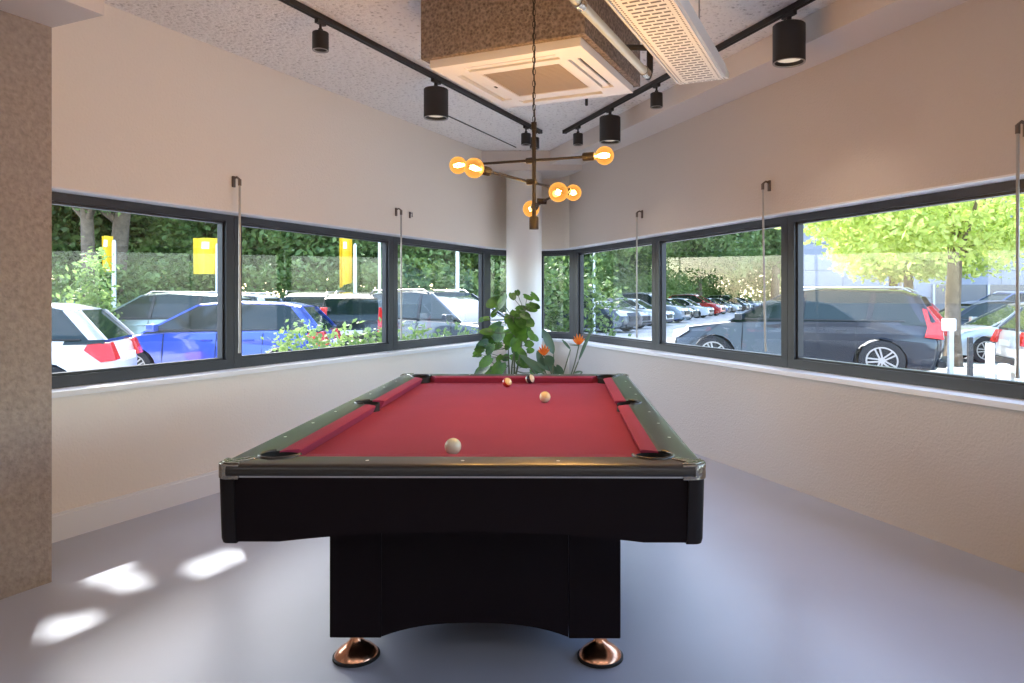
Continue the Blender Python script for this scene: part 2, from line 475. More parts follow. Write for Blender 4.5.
bm = BM(); box(bm, (.005, 0, 0), (.01, .018, .06)); tube(bm, [(.005, 0, .015), (.03, 0, .02), (.03, 0, -.02)], .005)
s = sL(409.5, 0); p = pos(s, 0)
o = finish('wall_hook', bm, 'rodbrown', smooth=40, loc=(p.x, p.y, 2.085)); o.rotation_euler = (0, 0, atan2(-nL.y, -nL.x))
tag(o, 'small brown hook alone on the left wall beside a crank rod', 'hook')

# ------------------------------------------------------------------ track lights
def track(name, p0, p1, label):
    d = (p1-p0); c = (p0+p1)/2
    e = empty(name, (c.x, c.y, CZ), atan2(d.y, d.x), label, 'light track', 'black ceiling light tracks')
    bm = BM(); box(bm, (0, 0, -.018), (d.length, .038, .034)); finish('rail', bm, 'black', e, bevel=.003)
    bm = BM(); box(bm, (0, 0, -.0365), (d.length-.04, .014, .004)); finish('conductor_groove', bm, 'rubber', e)
    bm = BM(); box(bm, (d.length/2+.008, 0, -.018), (.02, .042, .037)); finish('end_cap', bm, 'black', e, bevel=.003)
    return e
zt = CZ-.036
TLa = A(.278, 7.26); KTL, KTR = .431, -.4216
TLb = TLa-Vector((KTL, 1))*5.6
TRa = A(.527, 7.26); TRb = TRa-Vector((KTR, 1))*5.6
track('light_track', TLb, TLa, 'black ceiling light track on the left side'); track('light_track', TRb, TRa, 'black ceiling light track on the right side')

def make_spot(rad, h, label, grp):
    e = empty('track_spotlight', (0, 0, 0), 0, label, 'spotlight', grp)
    bm = BM(); box(bm, (0, 0, -.012), (.10 if rad > .06 else .07, .026, .022)); tube(bm, [(0, 0, -.02), (0, 0, -.075)], .008 if rad < .06 else .014)
    tube(bm, [(0, 0, -.05), (0, 0, -.07)], .014 if rad < .06 else .03); finish('bracket', bm, 'black', e, smooth=40)
    bm = BM(); t = -.07
    lathe(bm, [(.004, t), (rad-.004, t), (rad, t-.004), (rad, t-h), (rad-.006, t-h), (rad-.012, t-h+.03), (.004, t-h+.03)], seg=40); finish('housing', bm, 'black', e, smooth=40)
    bm = BM(); lathe(bm, [(rad-.002, t-h), (rad-.001, t-h-.003), (rad-.010, t-h-.003), (rad-.010, t-h+.004)], seg=40, caps=False); finish('rim', bm, 'lensrim', e, smooth=40)
    bm = BM(); lathe(bm, [(.001, t-h+.022), (rad*.78, t-h+.022), (rad*.78, t-h+.026), (.001, t-h+.026)], seg=32); finish('lens', bm, 'lens', e, smooth=40)
    return e
big0 = small0 = None
def spot(px, a, big, label, watt):
    """place on the track line through plan point a"""
    global big0, small0
    k = KTL if a is TLa else KTR; p = (px-CX)/F
    y = (a.x-k*a.y)/(p-k)
    grp = 'large black track spotlights' if big else 'small black track spotlights'
    proto = big0 if big else small0
    if proto is None:
        e = make_spot(.091 if big else .047, .215 if big else .105, label, grp)
        if big: big0 = e
        else: small0 = e
    else:
        e = copy_tree(proto)
    e['label'] = label; e.location = (p*y, y, zt); e.rotation_euler = (0, 0, atan2(1, k))
    l = bpy.data.lights.new('spot_lamp', 'SPOT'); l.energy = watt; l.spot_size = R(110 if big else 90); l.spot_blend = .9; l.shadow_soft_size = .05; l.color = (1, .86, .72)
    lo = bpy.data.objects.new('spot_lamp', l); COL.objects.link(lo); lo.location = (p*y, y, zt-.07-(.215 if big else .105)-.02)
    return e
SPW = 6
spot(436, TLa, True, 'large black cylinder spotlight on the left track', SPW)
spot(789, TRa, True, 'largest-looking black cylinder spotlight, near the top right above the beam', SPW)
spot(610, TRa, True, 'large black cylinder spotlight beside the pendant bulb, on the right track', SPW)
spot(320.5, TLa, False, 'small black spotlight at the near end of the left track', 5)
spot(526, TLa, False, 'small black spotlight half hidden behind the pendant rod, left one of the pair', 5)
spot(534.5, TLa, False, 'small black spotlight at the far tip of the left track behind the pendant rod', 5)
spot(578, TRa, False, 'small black spotlight at the far tip of the right track', 5)
spot(656.5, TRa, False, 'small black spotlight below the end of the pipe on the right track', 5)

# ------------------------------------------------------------------ ceiling cassette, box, pipe, tray
ACc = A(.146, 4.215); aAC = atan2(uL.y, uL.x)-pi/2
ZA = CH+1.25
bm = BM(); hw = .475
prism(bm, [(-hw, -hw), (hw, -hw), (hw, hw), (-hw, hw)], ZA+.045, CZ-.001)
o = finish('insulated_ceiling_box', bm, 'box', loc=(ACc.x, ACc.y, 0)); o.rotation_euler = (0, 0, aAC)
tag(o, 'brown rough-coated box housing above the white ceiling air conditioner', 'box')
e = empty('air_conditioner', (ACc.x, ACc.y, ZA), aAC, 'white square ceiling cassette air conditioner with tan grille', 'air conditioner')
def frame_sq(bm, ro, ri, z0, z1):
    for k in range(4):
        Mz = Matrix.Rotation(k*pi/2, 4, 'Z')
        a = [(-ro, -ro), (ro, -ro), (ri, -ri), (-ri, -ri)]
        prism(bm, a, z0, z1, f=lambda u, v, w: Mz @ Vector((u, v, w)))
bm = BM(); frame_sq(bm, .44, .375, 0, .044); frame_sq(bm, .300, .235, 0, .044)
for k in range(4):
    Mz = Matrix.Rotation(k*pi/2, 4, 'Z')
    for sx in (-1, 1): box(bm, (sx*.286, -.3375, .022), (.0275, .0749, .044), M4=Mz)
    box(bm, (.3375, -.3375, .022), (.0751, .0751, .0441), M4=Mz)
finish('panel', bm, 'acwhite', e, smooth=30)
for k in range(4):
    Mz = Matrix.Rotation(k*pi/2, 4, 'Z')
    bm = BM(); box(bm, (0, -.330, .012), (.545, .036, .010), M4=Mz); finish('louvre', bm, 'acwhite', e)
bm = BM(); box(bm, (0, 0, .038), (.80, .80, .01)); finish('air_slot', bm, 'dark', e)
bm = BM(); box(bm, (0, 0, .012), (.462, .462, .012))
for k in range(22): box(bm, (0, -.22+k*.0209, .004), (.455, .006, .006))
finish('grille', bm, 'acgrille', e)
bm = BM(); box(bm, (-.27, .0, -.001), (.014, .03, .003)); finish('indicator', bm, 'dark', e)
# small sensor hanging right behind the unit
bm = BM(); p = at(586.5, 102, 1.6*F/196); lathe(bm, [(.006, .03), (.012, .028), (.012, -.025), (.008, -.03)], seg=16); tube(bm, [(0, 0, .028), (0, 0, CZ-p.z-.001)], .003)
o = finish('ceiling_sensor', bm, 'black', smooth=40, loc=(p.x, p.y, p.z)); tag(o, 'tiny black sensor hanging below the ceiling behind the air conditioner', 'sensor')

# pale pipe
h = 1.2; pe = at(646, 73, h*F/225); zp = CH+h
d = Vector((uL.x, uL.y, 0)); p0 = pe-d*2.2
e = empty('heating_pipe', (pe.x, pe.y, pe.z), 0, 'pale green-grey pipe under the ceiling beside the air conditioner', 'pipe')
bm = BM(); tube(bm, [(-d)*2.2, Vector((0, 0, 0))], .021, 20); finish('pipe_run', bm, 'galv', e, smooth=40)
for q0, q1 in ((-.05, .012), (-1.0, -.95)):
    bm = BM(); tube(bm, [d*q0, d*q1], .027, 16); finish('coupling', bm, 'chrome', e, smooth=40)
bm = BM(); tube(bm, [(0, 0, 0), d*.04+Vector((0, 0, -.01)), d*.075+Vector((0, 0, .03)), d*.08+Vector((0, 0, CZ-pe.z-.004))], .018, 12)
pr = Vector((pw.x, pw.y, 0))
tube(bm, [d*.08+Vector((0, 0, .16)), d*.0+Vector((0, 0, .16))-pr*.16], .016, 10)
finish('valve_and_riser', bm, 'black', e, smooth=40)
bm = BM(); tube(bm, [-d*.9+Vector((0, 0, .22))-pr*.16, -d*.2+Vector((0, 0, .22))+pr*.12], .011, 10); tube(bm, [-d*.7+Vector((0, 0, .25))-pr*.16, -d*.1+Vector((0, 0, .25))+pr*.10], .011, 10)
o = finish('copper_pipes', bm, 'copper', smooth=40, loc=(pe.x-pr.x*.02, pe.y-.2, pe.z)); o.name = 'copper_pipe'
tag(o, 'pair of thin copper pipes above the pale pipe', 'pipe')

# perforated tray
tw = .27; ea = at(676, 83, 1.2*F/215); ec = Vector((ea.x+pw.x*tw/2, ea.y+pw.y*tw/2, CH+1.2))
e = empty('perforated_ceiling_tray', tuple(ec), atan2(uL.y, uL.x)-pi/2, 'white perforated metal tray hanging under the ceiling', 'cable tray')
LT = 2.6
bm = BM(); box(bm, (0, -LT/2, .003), (tw, LT, .006)); finish('perforated_base', bm, 'tray', e)
bm = BM()
for sx in (-1, 1):
    box(bm, (sx*tw/2, -LT/2, .035), (.004, LT, .07))
    box(bm, (sx*(tw/2-.012), -LT/2, -.004), (.004, LT, .008)); 
finish('side_flange', bm, 'acwhite', e)
bm = BM(); prism(bm, [(.012, .004), (.10, .018), (.105, .05), (.012, .065)], -tw/2-.004, tw/2+.004, f=lambda u, v, w: (w, u, v)); finish('end_piece', bm, 'tray', e)
bm = BM(); box(bm, (0, .006, .02), (tw-.01, .012, .03)); finish('seam', bm, 'dark', e)
for yy in (-.5, -1.8):
    for sx in (-1, 1): bm = BM(); tube(bm, [(sx*.1, yy, .006), (sx*.1, yy, CZ-ec.z-.004)], .004, 6); finish('hanger_rod', bm, 'rod', e)

# ------------------------------------------------------------------ pendant
PC = A(.104, 3.45)
e = empty('pendant_lamp', (PC.x, PC.y, 1.62), 0, 'dark bronze pendant lamp with six amber globe bulbs over the pool table', 'pendant lamp')
def zr(z): return z-1.62
bm = BM(); tube(bm, [(0, 0, zr(1.66)), (0, 0, zr(2.11))], .0095, 16); tube(bm, [(0, 0, zr(2.09)), (0, 0, zr(2.125))], .013, 16); finish('stem', bm, 'bronze', e, smooth=40)
bm = BM(); lathe(bm, [(.006, 0), (.022, 0), (.022, .055), (.018, .06), (.006, .06)], seg=24); finish('bottom_cap', bm, 'bronze', e, smooth=40)
bm = BM()
zc = 2.14; i = 0
while zc < CZ-.03:
    Mx = Matrix.Translation((0, 0, zr(zc))) @ Matrix.Rotation(pi/2*(i % 2)+.3, 4, 'Z')
    pts = [Mx @ Vector((.0075*cos(t), 0, .017*sin(t))) for t in [2*pi*k/10 for k in range(11)]]
    tube(bm, pts, .0017, 5, caps=False); zc += .028; i += 1
finish('chain', bm, 'bronze', e, smooth=60)
bm = BM(); tube(bm, [(.004*sin(k*1.3), .004*cos(k*1.3), zr(2.12+k*.03)) for k in range(28)], .003, 6); finish('cord', bm, 'black', e, smooth=60)
bm = BM(); lathe(bm, [(.05, zr(CZ-.002)), (.05, zr(CZ-.025)), (.01, zr(CZ-.03))], seg=24); finish('ceiling_rose', bm, 'bronze', e, smooth=40)
arms = [(1.947, Vector((.3545, -.12)), (.368, .375), Vector((-.022, .012))),
        (1.845, Vector((.226, .362)), (.405, .42), Vector((-.020, .006))),
        (1.753, Vector((.065, -.27)), (.30, .29), Vector((.044, .01)))]
BR = .0425
bulbs = []
for z, dv, (ra, rb), off in arms:
    dv = dv.normalized(); d3 = Vector((dv.x, dv.y, 0)); o3 = Vector((off.x, off.y, zr(z)))
    bm = BM(); tube(bm, [o3-d3*(rb-.09), o3+d3*(ra-.09)], .0062, 12)
    n3 = Vector((off.x, off.y, 0)).normalized(); tube(bm, [o3-n3*.03, o3+n3*.014], .014, 16)
    finish('arm', bm, 'bronze', e, smooth=40)
    for sg, r in ((1, ra), (-1, rb)):
        ax = d3*sg; bc = o3+ax*r
        bm = BM(); mm = axis_matrix(o3+ax*(r-BR-.062), ax)
        lathe(bm, [(.008, 0), (.0185, .002), (.0195, .006), (.0195, .055), (.017, .058), (.006, .058)], M4=mm, seg=24)
        finish('bulb_socket', bm, 'bronze', e, smooth=40)
        bm = BM(); mm = axis_matrix(bc, ax); prof = [(.013, -BR-.010)]
        for k in range(3, 24):
            t = pi*k/24; prof.append((BR*sin(t), -BR*cos(t)))
        prof.append((.001, BR)); lathe(bm, prof, M4=mm, seg=28)
        b = finish('bulb', bm, 'bulb', e, smooth=60)
        bm = BM()
        for q in range(4):
            a = q*pi/2+.4; c_, s_ = cos(a), sin(a)
            tube(bm, [mm @ Vector((.006*c_, .006*s_, -.030)), mm @ Vector((.012*c_, .012*s_, .0)), mm @ Vector((.006*c_, .006*s_, .022))], .0022, 5)
        tube(bm, [mm @ Vector((0, 0, -.045)), mm @ Vector((0, 0, -.005))], .004, 6)
        fo = finish('filament', bm, 'filament', b, smooth=60)
        lp = bpy.data.lights.new('bulb_light', 'POINT'); lp.energy = 6.0; lp.color = (1, .72, .44); lp.shadow_soft_size = .03
        lo = bpy.data.objects.new('bulb_light', lp); COL.objects.link(lo); lo.location = bc+Vector((PC.x, PC.y, 1.62))

# ------------------------------------------------------------------ pool table
TW, TLn = .73, 1.25
YAW = R(-.4)
T = empty('pool_table', (-.275, 2.093+1.25, 0), YAW, 'black pool table with red felt and copper feet', 'pool table')
PWX, PWY = .56, 1.09           # cushion noses
CWX, CWY = .612, 1.142         # wood / cushion joint
def cyl_cutter(x, y, r):
    bm = BM(); lathe(bm, [(r, .60), (r, .90)], c=(x, y, 0), seg=40); return finish('cutter', bm, 'black')
pk = [(sx*.588, sy*1.118, .062) for sx in (-1, 1) for sy in (-1, 1)] + [(sx*.618, 0, .058) for sx in (-1, 1)]
cut = [cyl_cutter(*p) for p in pk]
# bed
bm = BM(); box(bm, (0, 0, .745), (2*CWX+.02, 2*CWY+.02, .03)); o = finish('bed_cloth', bm, 'felt'); boolean_cut(o, cut); o.parent = T
# wooden rails (mitred)
prof = [(0, .768), (0, .800)]       # inner side, u measured outward from CW
W_ = TW-CWX
prof = [(0, .765), (0, .7995), (.012, .801), (W_-.022, .801), (W_-.010, .799), (W_-.003, .793), (W_, .785), (W_, .772), (W_-.004, .767), (W_-.012, .765)]
for ax_ in (0, 1):
    for sg in (-1, 1):
        base, halfo = ((CWX, TLn) if ax_ == 0 else (CWY, TW))
        rings = []
        for end in (-1, 1):
            ring = []
            for u, z in prof:
                along = end*min((CWY if ax_ == 0 else CWX)+u, (TLn if ax_ == 0 else TW)-.034)
                a = sg*(base+u)
                ring.append((a, along, z) if ax_ == 0 else (along, a, z))
            rings.append(ring)
        bm = BM(); loft(bm, rings); o = finish('rail', bm, 'rail', smooth=35); boolean_cut(o, cut); o.parent = T
for c in cut: bpy.data.objects.remove(c)
# cushions: nose towards the bed
def cushion(p0, p1, n, e0, e1):
    """p0,p1 at the joint with the wood; n inward; e0,e1 how much the nose is cut back at each end"""
    p0, p1, n = Vector(p0), Vector(p1), Vector(n); d = (p1-p0).normalized(); w = CWX-PWX
    cs = [(0, .7995), (.35, .7995), (.9, .797), (1, .793), (.98, .788), (.72, .7605), (0, .7605)]
    rings = []
    for p, ee, sg in ((p0, e0, 1), (p1, e1, -1)):
        rings.append([tuple((p+d*sg*ee*u+n*w*u))+(z,) for u, z in cs])
    bm = BM(); loft(bm, rings); return finish('cushion', bm, 'felt', T, smooth=40)
for sx in (-1, 1):
    for sy in (-1, 1):
        cushion((sx*CWX, sy*.062), (sx*CWX, sy*1.065), (-sx, 0), .018, .045)
    cushion((-.535, sx*CWY), (.535, sx*CWY), (0, -sx), .045, .045)
# pockets
for x, y, r in pk:
    bm = BM(); lathe(bm, [(r-.003, .795), (r-.006, .70), (r-.014, .64), (.004, .635), (.004, .64), (r-.018, .645), (r-.010, .70), (r-.006, .794)], c=(x, y, 0), seg=32, caps=False)
    p = finish('pocket', bm, 'rubber', T, smooth=40)
    # rim: open towards the table
    a0 = atan2(y, x) if abs(y) > .1 else (0 if x > 0 else pi)
    sw = R(118) if abs(y) > .1 else R(85)
    bm = BM(); pts = [(x+(r+.001)*cos(a0+t), y+(r+.001)*sin(a0+t), .8015) for t in [(-sw+2*sw*k/20) for k in range(21)]]
    tube(bm, pts, .0055, 8); finish('pocket_rim', bm, 'rail', p, smooth=50)
# chrome corners
for sx in (-1, 1):
    for sy in (-1, 1):
        def fx(u, v, w): return (sx*(TW+.005-u), sy*(TLn+.005-v), w)
        rad = .045; outl = []
        for k in range(9):
            a = pi/2*k/8; outl.append((rad-rad*cos(pi/2-a)*1.0, rad-rad*sin(pi/2-a)))
        outl = [(.075, 0)] + [(rad-rad*sin(a), rad-rad*cos(a)) for a in [pi/2*k/8 for k in range(9)]] + [(0, .075), (.012, .075), (.020, .05), (.05, .02), (.075, .012)]
        bm = BM(); prism(bm, outl, .755, .800, f=fx)
        # top shell, slightly smaller
        outl2 = [(.078, .008)] + [(.008+rad-rad*sin(a), .008+rad-rad*cos(a)) for a in [pi/2*k/8 for k in range(9)]] + [(.008, .078), (.022, .070), (.070, .022)]
        prism(bm, outl2, .800, .8045, f=fx)
        prism(bm, [(.030, .050), (.050, .030), (.098, .076), (.076, .098)], .800, .8048, f=fx)
        finish('corner_cap', bm, 'chrome', T, bevel=.004, seg=3)
# silver strip
bm = BM()
for sg in (-1, 1):
    box(bm, (0, sg*(TLn-.006), .7625), (2*TW-.05, .008, .005)); box(bm, (sg*(TW-.006), 0, .7625), (.008, 2*TLn-.05, .005))
finish('silver_strip', bm, 'silver', T)
# aprons with shallow arch
def apron(half, z_c, z_e, flat):
    pts = [(-half, .760), (half, .760), (half, z_e), (half*flat, z_e)]
    for k in range(1, 24):
        t = k/24; u = half*flat*(1-2*t); q = 1-abs(1-2*t)
        pts.append((u, z_e+(z_c-z_e)*(1-(abs(u)/(half*flat))**2.0)))
    pts += [(-half*flat, z_e), (-half, z_e)]
    return pts
for sg in (-1, 1):
    yf = TLn-.012
    bm = BM(); prism(bm, apron(TW-.03, .598, .566, .78), sg*(yf-.03), sg*yf, f=lambda u, v, w: (u, w, v)); finish('end_apron', bm, 'blackwood', T)
    xf = TW-.012
    bm = BM(); prism(bm, apron(TLn-.03, .60, .566, .85), sg*(xf-.03), sg*xf, f=lambda u, v, w: (w, u, v)); finish('side_apron', bm, 'blackwood', T)
    for s2 in (-1, 1):
        rings = []
        for z, g in ((.756, 0), (.70, .001), (.575, .004), (.562, .007)):
            cx, cy = sg*(TW-.002-g), s2*(TLn-.002-g)
            ring = [(cx-sg*.046, cy-s2*.0)]
            ring = [(cx-sg*.05, cy)]
            rr = .026
            for k in range(7):
                a = pi/2*k/6; ring.append((cx-sg*(rr-rr*sin(a)), cy-s2*(rr-rr*cos(a))))
            ring += [(cx, cy-s2*.05), (cx-sg*.05, cy-s2*.05)]
            rings.append([(u, v, z) for u, v in ring])
        bm = BM(); loft(bm, rings); finish('corner_post', bm, 'postblack', T, smooth=40)
bm = BM(); box(bm, (0, 0, .67), (2*TW-.09, 2*TLn-.09, .12)); finish('cabinet_body', bm, 'blackwood', T)
# pedestal
BX, BY = .505, .90
for sx in (-1, 1):
    for sy in (-1, 1):
        bm = BM(); box(bm, (sx*(BX-.09), sy*(BY-.09), (.115+.61)/2), (.18, .18, .495)); finish('leg', bm, 'blackwood', T, bevel=.004)
def skirt(half):
    pts = [(-half, .61), (half, .61), (half, .118)]
    for k in range(1, 20):
        u = half*(1-2*k/20); pts.append((u, .118+.048*(1-(abs(u)/half)**2.6)))
    pts.append((-half, .118)); return pts
for sg in (-1, 1):
    bm = BM(); prism(bm, skirt(BX-.181), sg*(BY-.03), sg*(BY-.006), f=lambda u, v, w: (u, w, v)); finish('pedestal_panel', bm, 'blackwood', T)
    bm = BM(); prism(bm, skirt(BY-.181), sg*(BX-.03), sg*(BX-.006), f=lambda u, v, w: (w, u, v)); finish('pedestal_panel', bm, 'blackwood', T)
for sx in (-1, 1):
    for sy in (-1, 1):
        c = (sx*(BX-.065), sy*(BY-.10), 0)
        bm = BM(); lathe(bm, [(.078, 0), (.083, .002), (.083, .010), (.078, .013)], c=c, seg=36); f_ = finish('foot_pad', bm, 'rubber', T, smooth=40)
        bm = BM(); lathe(bm, [(.077, .013), (.074, .020), (.060, .034), (.042, .046), (.028, .058), (.022, .070), (.020, .080), (.020, .116)], c=c, seg=36); finish('foot', bm, 'copper', T, smooth=50)
for k in (-1, 0, 1):
    for sy in (-1, 1):
        bm = BM(); lathe(bm, [(.0055, .8012), (.0055, .8018), (.001, .8018)], c=(k*.29, sy*(TLn-.048), 0), seg=12); finish('sight', bm, 'pearl', T)
for k in (.28, .56, .84):
    for sx in (-1, 1):
        for sy in (-1, 1):
            bm = BM(); lathe(bm, [(.0055, .8012), (.0055, .8018), (.001, .8018)], c=(sx*(TW-.048), sy*k, 0), seg=12); finish('sight', bm, 'pearl', T)

# balls
def ball_mat(name, base, band=None, width=.5, rot=(0, 0, 0)):
    m, nt, p, out = new_mat(name); N, Lk = nt.nodes, nt.links
    p.inputs['Roughness'].default_value = .12; p.inputs['Coat Weight'].default_value = .5
    p.inputs['Base Color'].default_value = (*base, 1)
    if band:
        tc = N.new('ShaderNodeTexCoord'); sp = N.new('ShaderNodeSeparateXYZ'); Lk.new(tc.outputs['Object'], sp.inputs[0])
        a = N.new('ShaderNodeMath'); a.operation = 'ABSOLUTE'; Lk.new(sp.outputs[2], a.inputs[0])
        l = N.new('ShaderNodeMath'); l.operation = 'LESS_THAN'; l.inputs[1].default_value = .0285*width; Lk.new(a.outputs[0], l.inputs[0])
        mx = N.new('ShaderNodeMixRGB'); mx.inputs[1].default_value = (*base, 1); mx.inputs[2].default_value = (*band, 1)
        Lk.new(l.outputs[0], mx.inputs[0]); Lk.new(mx.outputs[0], p.inputs['Base Color'])
    return m
BRr = .0286; ZB = .760+BRr
def ball(px, py, m, label, rot=(0, 0, 0)):
    y = (CH-ZB)*F/(py-HY)
    bm = BM(); bmesh.ops.create_uvsphere(bm, u_segments=40, v_segments=24, radius=BRr)
    o = finish('pool_ball', bm, m, smooth=180, loc=((px-CX)/F*y, y, ZB+.0003)); o.rotation_euler = rot
    tag(o, label, 'pool ball', 'balls on the pool table')
ball(453, 446.5, ball_mat('ivory', (.74, .70, .52)), 'cream cue ball nearest the camera on the red felt')
ball(545, 397, ball_mat('ivory2', (.78, .60, .30), (.80, .72, .50), .45), 'pale yellow ball on the far half of the red felt', (.5, .3, 0))
ball(507, 382.5, ball_mat('redstripe', (.80, .62, .30), (.45, .03, .02), .5), 'cream and dark red striped ball near the far cushion', (.9, .7, .3))
ball(530, 379, ball_mat('darkstripe', (.70, .64, .50), (.03, .02, .03), .45), 'dark striped ball against the far cushion', (1.2, .5, 1.0))

# ------------------------------------------------------------------ plants by the column
def leaf_round(bm, c, size, nrm, tip, seg=10, cup=.15, asp=1.):
    """heart-ish round leaf centred at c"""
    n = Vector(nrm).normalized(); t = Vector(tip); t = (t-n*t.dot(n))
    if t.length < 1e-3: t = n.orthogonal()
    t.normalize(); s = n.cross(t)
    cv = bm.verts.new(Vector(c)-n*size*cup); ring = []
    for k in range(seg):
        a = 2*pi*k/seg; rr = size*(1-.12*cos(a-pi))*(1+.18*max(0, cos(a))**6)
        if k == seg//2: rr *= .62
        ring.append(bm.verts.new(Vector(c)+t*rr*cos(a)+s*rr*sin(a)*.86*asp))
    for k in range(seg): bm.faces.new((cv, ring[k], ring[(k+1) % seg]))
def blade(bm, p0, p1, w, nrm, droop=0.05, seg=8, fold=.25):
    p0, p1 = Vector(p0), Vector(p1); d = p1-p0; n = Vector(nrm).normalized(); s = d.cross(n).normalized(); n = s.cross(d).normalized()
    L_ = []; 
    for k in range(seg+1):
        t = k/seg; ww = w*sin(pi*min(1, t*.93+.05))**.75 if 0 < k < seg else w*.04
        c = p0+d*t-Vector((0, 0, 1))*droop*(t**2)*d.length
        L_.append([bm.verts.new(c+s*ww+n*ww*fold), bm.verts.new(c), bm.verts.new(c-s*ww+n*ww*fold)])
    for k in range(seg):
        for j in (0, 1): bm.faces.new((L_[k][j], L_[k][j+1], L_[k+1][j+1], L_[k+1][j]))

def zz(x, y): return (460+x*.1611, 280+y*.1611)      # helper: reading positions -> frame
def make_pot(e, r, h, m='pot'):
    bm = BM(); lathe(bm, [(r*.72, 0), (r*.78, .01), (r, h-.01), (r, h), (r-.02, h), (r-.025, h-.05), (.01, h-.05)], seg=36); finish('pot', bm, m, e, smooth=40)
    bm = BM(); lathe(bm, [(.005, h-.03), (r-.03, h-.045), (r-.03, h-.055), (.005, h-.055)], seg=24); finish('soil', bm, 'soil', e)
yP = 6.75
base = Vector(((513-CX)/F*yP, yP, 0))
e = empty('potted_plant', tuple(base), 0, 'tall leafy green plant with round leaves before the column', 'plant')
make_pot(e, .19, .36)
lv = [(215,135,46),(262,122,46),(325,95,34),(355,75,22),(415,105,34),(458,98,34),(235,178,34),(212,205,22),(165,238,30),(135,245,18),(370,182,34),(432,170,36),(465,160,28),(445,150,24),
      (300,235,34),(330,262,46),(372,238,48),(415,252,44),(345,215,40),(400,215,40),(225,300,58),(178,318,42),(195,350,48),(248,335,46),(215,372,34),(320,368,44),(360,300,50),(395,350,46),(440,335,34),(400,300,44),
      (150,398,44),(190,420,36),(240,408,36),(130,430,28),(115,458,26),(95,470,16),(350,420,44),(380,445,40),(430,438,28),(460,355,26),(170,498,42),(150,545,56),(190,560,34),(245,540,48),(250,478,30),(290,480,28),
      (380,512,42),(420,525,40),(455,572,42),(335,480,36),(345,390,46),(300,400,30),(370,330,44),(420,395,34),(345,350,44),(310,320,32),(480,560,30)]
rnd = random.Random(3)
bm = BM(); stems = BM()
trunks = []
def curve(p0, p1, bend, n=6):
    p0, p1, bend = Vector(p0), Vector(p1), Vector(bend)
    return [p0+(p1-p0)*(k/n)+bend*sin(pi*k/n) for k in range(n+1)]
tops = [zz(330, 230), zz(400, 180), zz(300, 420), zz(360, 330)]
spines = []
for q, (tx, ty) in enumerate(tops):
    tp = at(tx, ty, yP+rnd.uniform(-.08, .08))-base
    sp_ = curve((rnd.uniform(-.05, .05), rnd.uniform(-.05, .05), .3), tp, (rnd.uniform(-.05, .05), 0, 0)); spines += sp_[2:]
    tube(stems, sp_, [.012-.0012*k for k in range(7)], 7)
for (x, y, s) in lv:
    px, py = zz(x, y); yy = yP+rnd.uniform(-.22, .22); c = at(px, py, yy)-base; sz = s*.1611/F*yP*1.1
    out = Vector((c.x, c.y, 0)); out = out.normalized() if out.length > .02 else Vector((0, -1, 0))
    nrm = Vector((rnd.uniform(-.5, .5)+out.x*.3, -.75+rnd.uniform(-.3, .3), rnd.uniform(.1, .9)))
    tip = out*.6+Vector((rnd.uniform(-.3, .3), 0, rnd.uniform(-.9, .1)))
    leaf_round(bm, c, sz*rnd.uniform(.9, 1.1), nrm, tip, seg=12, asp=rnd.uniform(.75, 1.05))
    near = min(spines, key=lambda q: (q-c).length+.6*max(0, q.z-c.z))
    tube(stems, curve(near, c, (0, 0, -.02), 3), .0032, 5)
for v in bm.verts: v.co += Vector((0, 0, 0))
finish('foliage', bm, 'leaf_fig', e, smooth=180); finish('stems', stems, 'stem', e, smooth=180)

yQ = 6.5
base = Vector(((556-CX)/F*yQ, yQ, 0))
e = empty('bird_of_paradise_plant', tuple(base), 0, 'bird of paradise plant with orange flowers right of the round-leaved plant', 'plant')
make_pot(e, .17, .34)
bm = BM(); stems = BM(); fl = BM(); 
def Q(x, y, dy=0.): px, py = zz(x, y); return at(px, py, yQ+dy)-base
root = Vector((0, 0, .30))
for (a, b, w, n, dy) in [((582, 462), (510, 292), .045, (.5, -1, .2), .05), ((575, 530), (530, 465), .05, (-.3, -1, .4), -.05), ((520, 560), (478, 430), .035, (.2, -1, .3), .0),
                         ((500, 500), (640, 600), .04, (0, -1, .8), .1), ((370, 462), (520, 575), .032, (0, -1, .6), -.15), ((400, 480), (560, 560), .02, (.1, -1, .9), -.1),
                         ((735, 505), (822, 288), .018, (-.6, -1, .2), .0), ((686, 432), (632, 366), .014, (.4, -1, .3), .02), ((640, 600), (600, 520), .03, (0, -1, .2), .1), ((760, 570), (700, 580), .025, (0, -.4, 1), .1)]:
    blade(bm, Q(*a, dy), Q(*b, dy), w, n); tube(stems, curve(root, Q(*a, dy), (rnd.uniform(-.03, .03), 0, .0), 5), .006, 6)
for (top, br) in [((738, 405), (680, 404)), ((522, 470), (495, 480))]:
    tp = Q(*top); tube(stems, curve(root, tp, (.03, 0, 0), 6), .006, 6)
    tube(stems, [tp+Vector((.004, 0, 0)), Q(*br)], [.009, .002], 6)
    fl = BM()
    for k in range(6):
        a = -0.75+k*.28; L_ = .125*(1-.12*abs(k-2.5))
        p1 = tp+Vector((L_*sin(a), rnd.uniform(-.012, .012), L_*cos(a)))
        blade(fl, tp, p1, .010, (rnd.uniform(-.4, .4), -1, 0), seg=5)
    finish('flower', fl, 'petal', e, smooth=180, label='orange flower head')
finish('leaves', bm, 'leaf_blade', e, smooth=180); finish('stems', stems, 'stem', e, smooth=180)

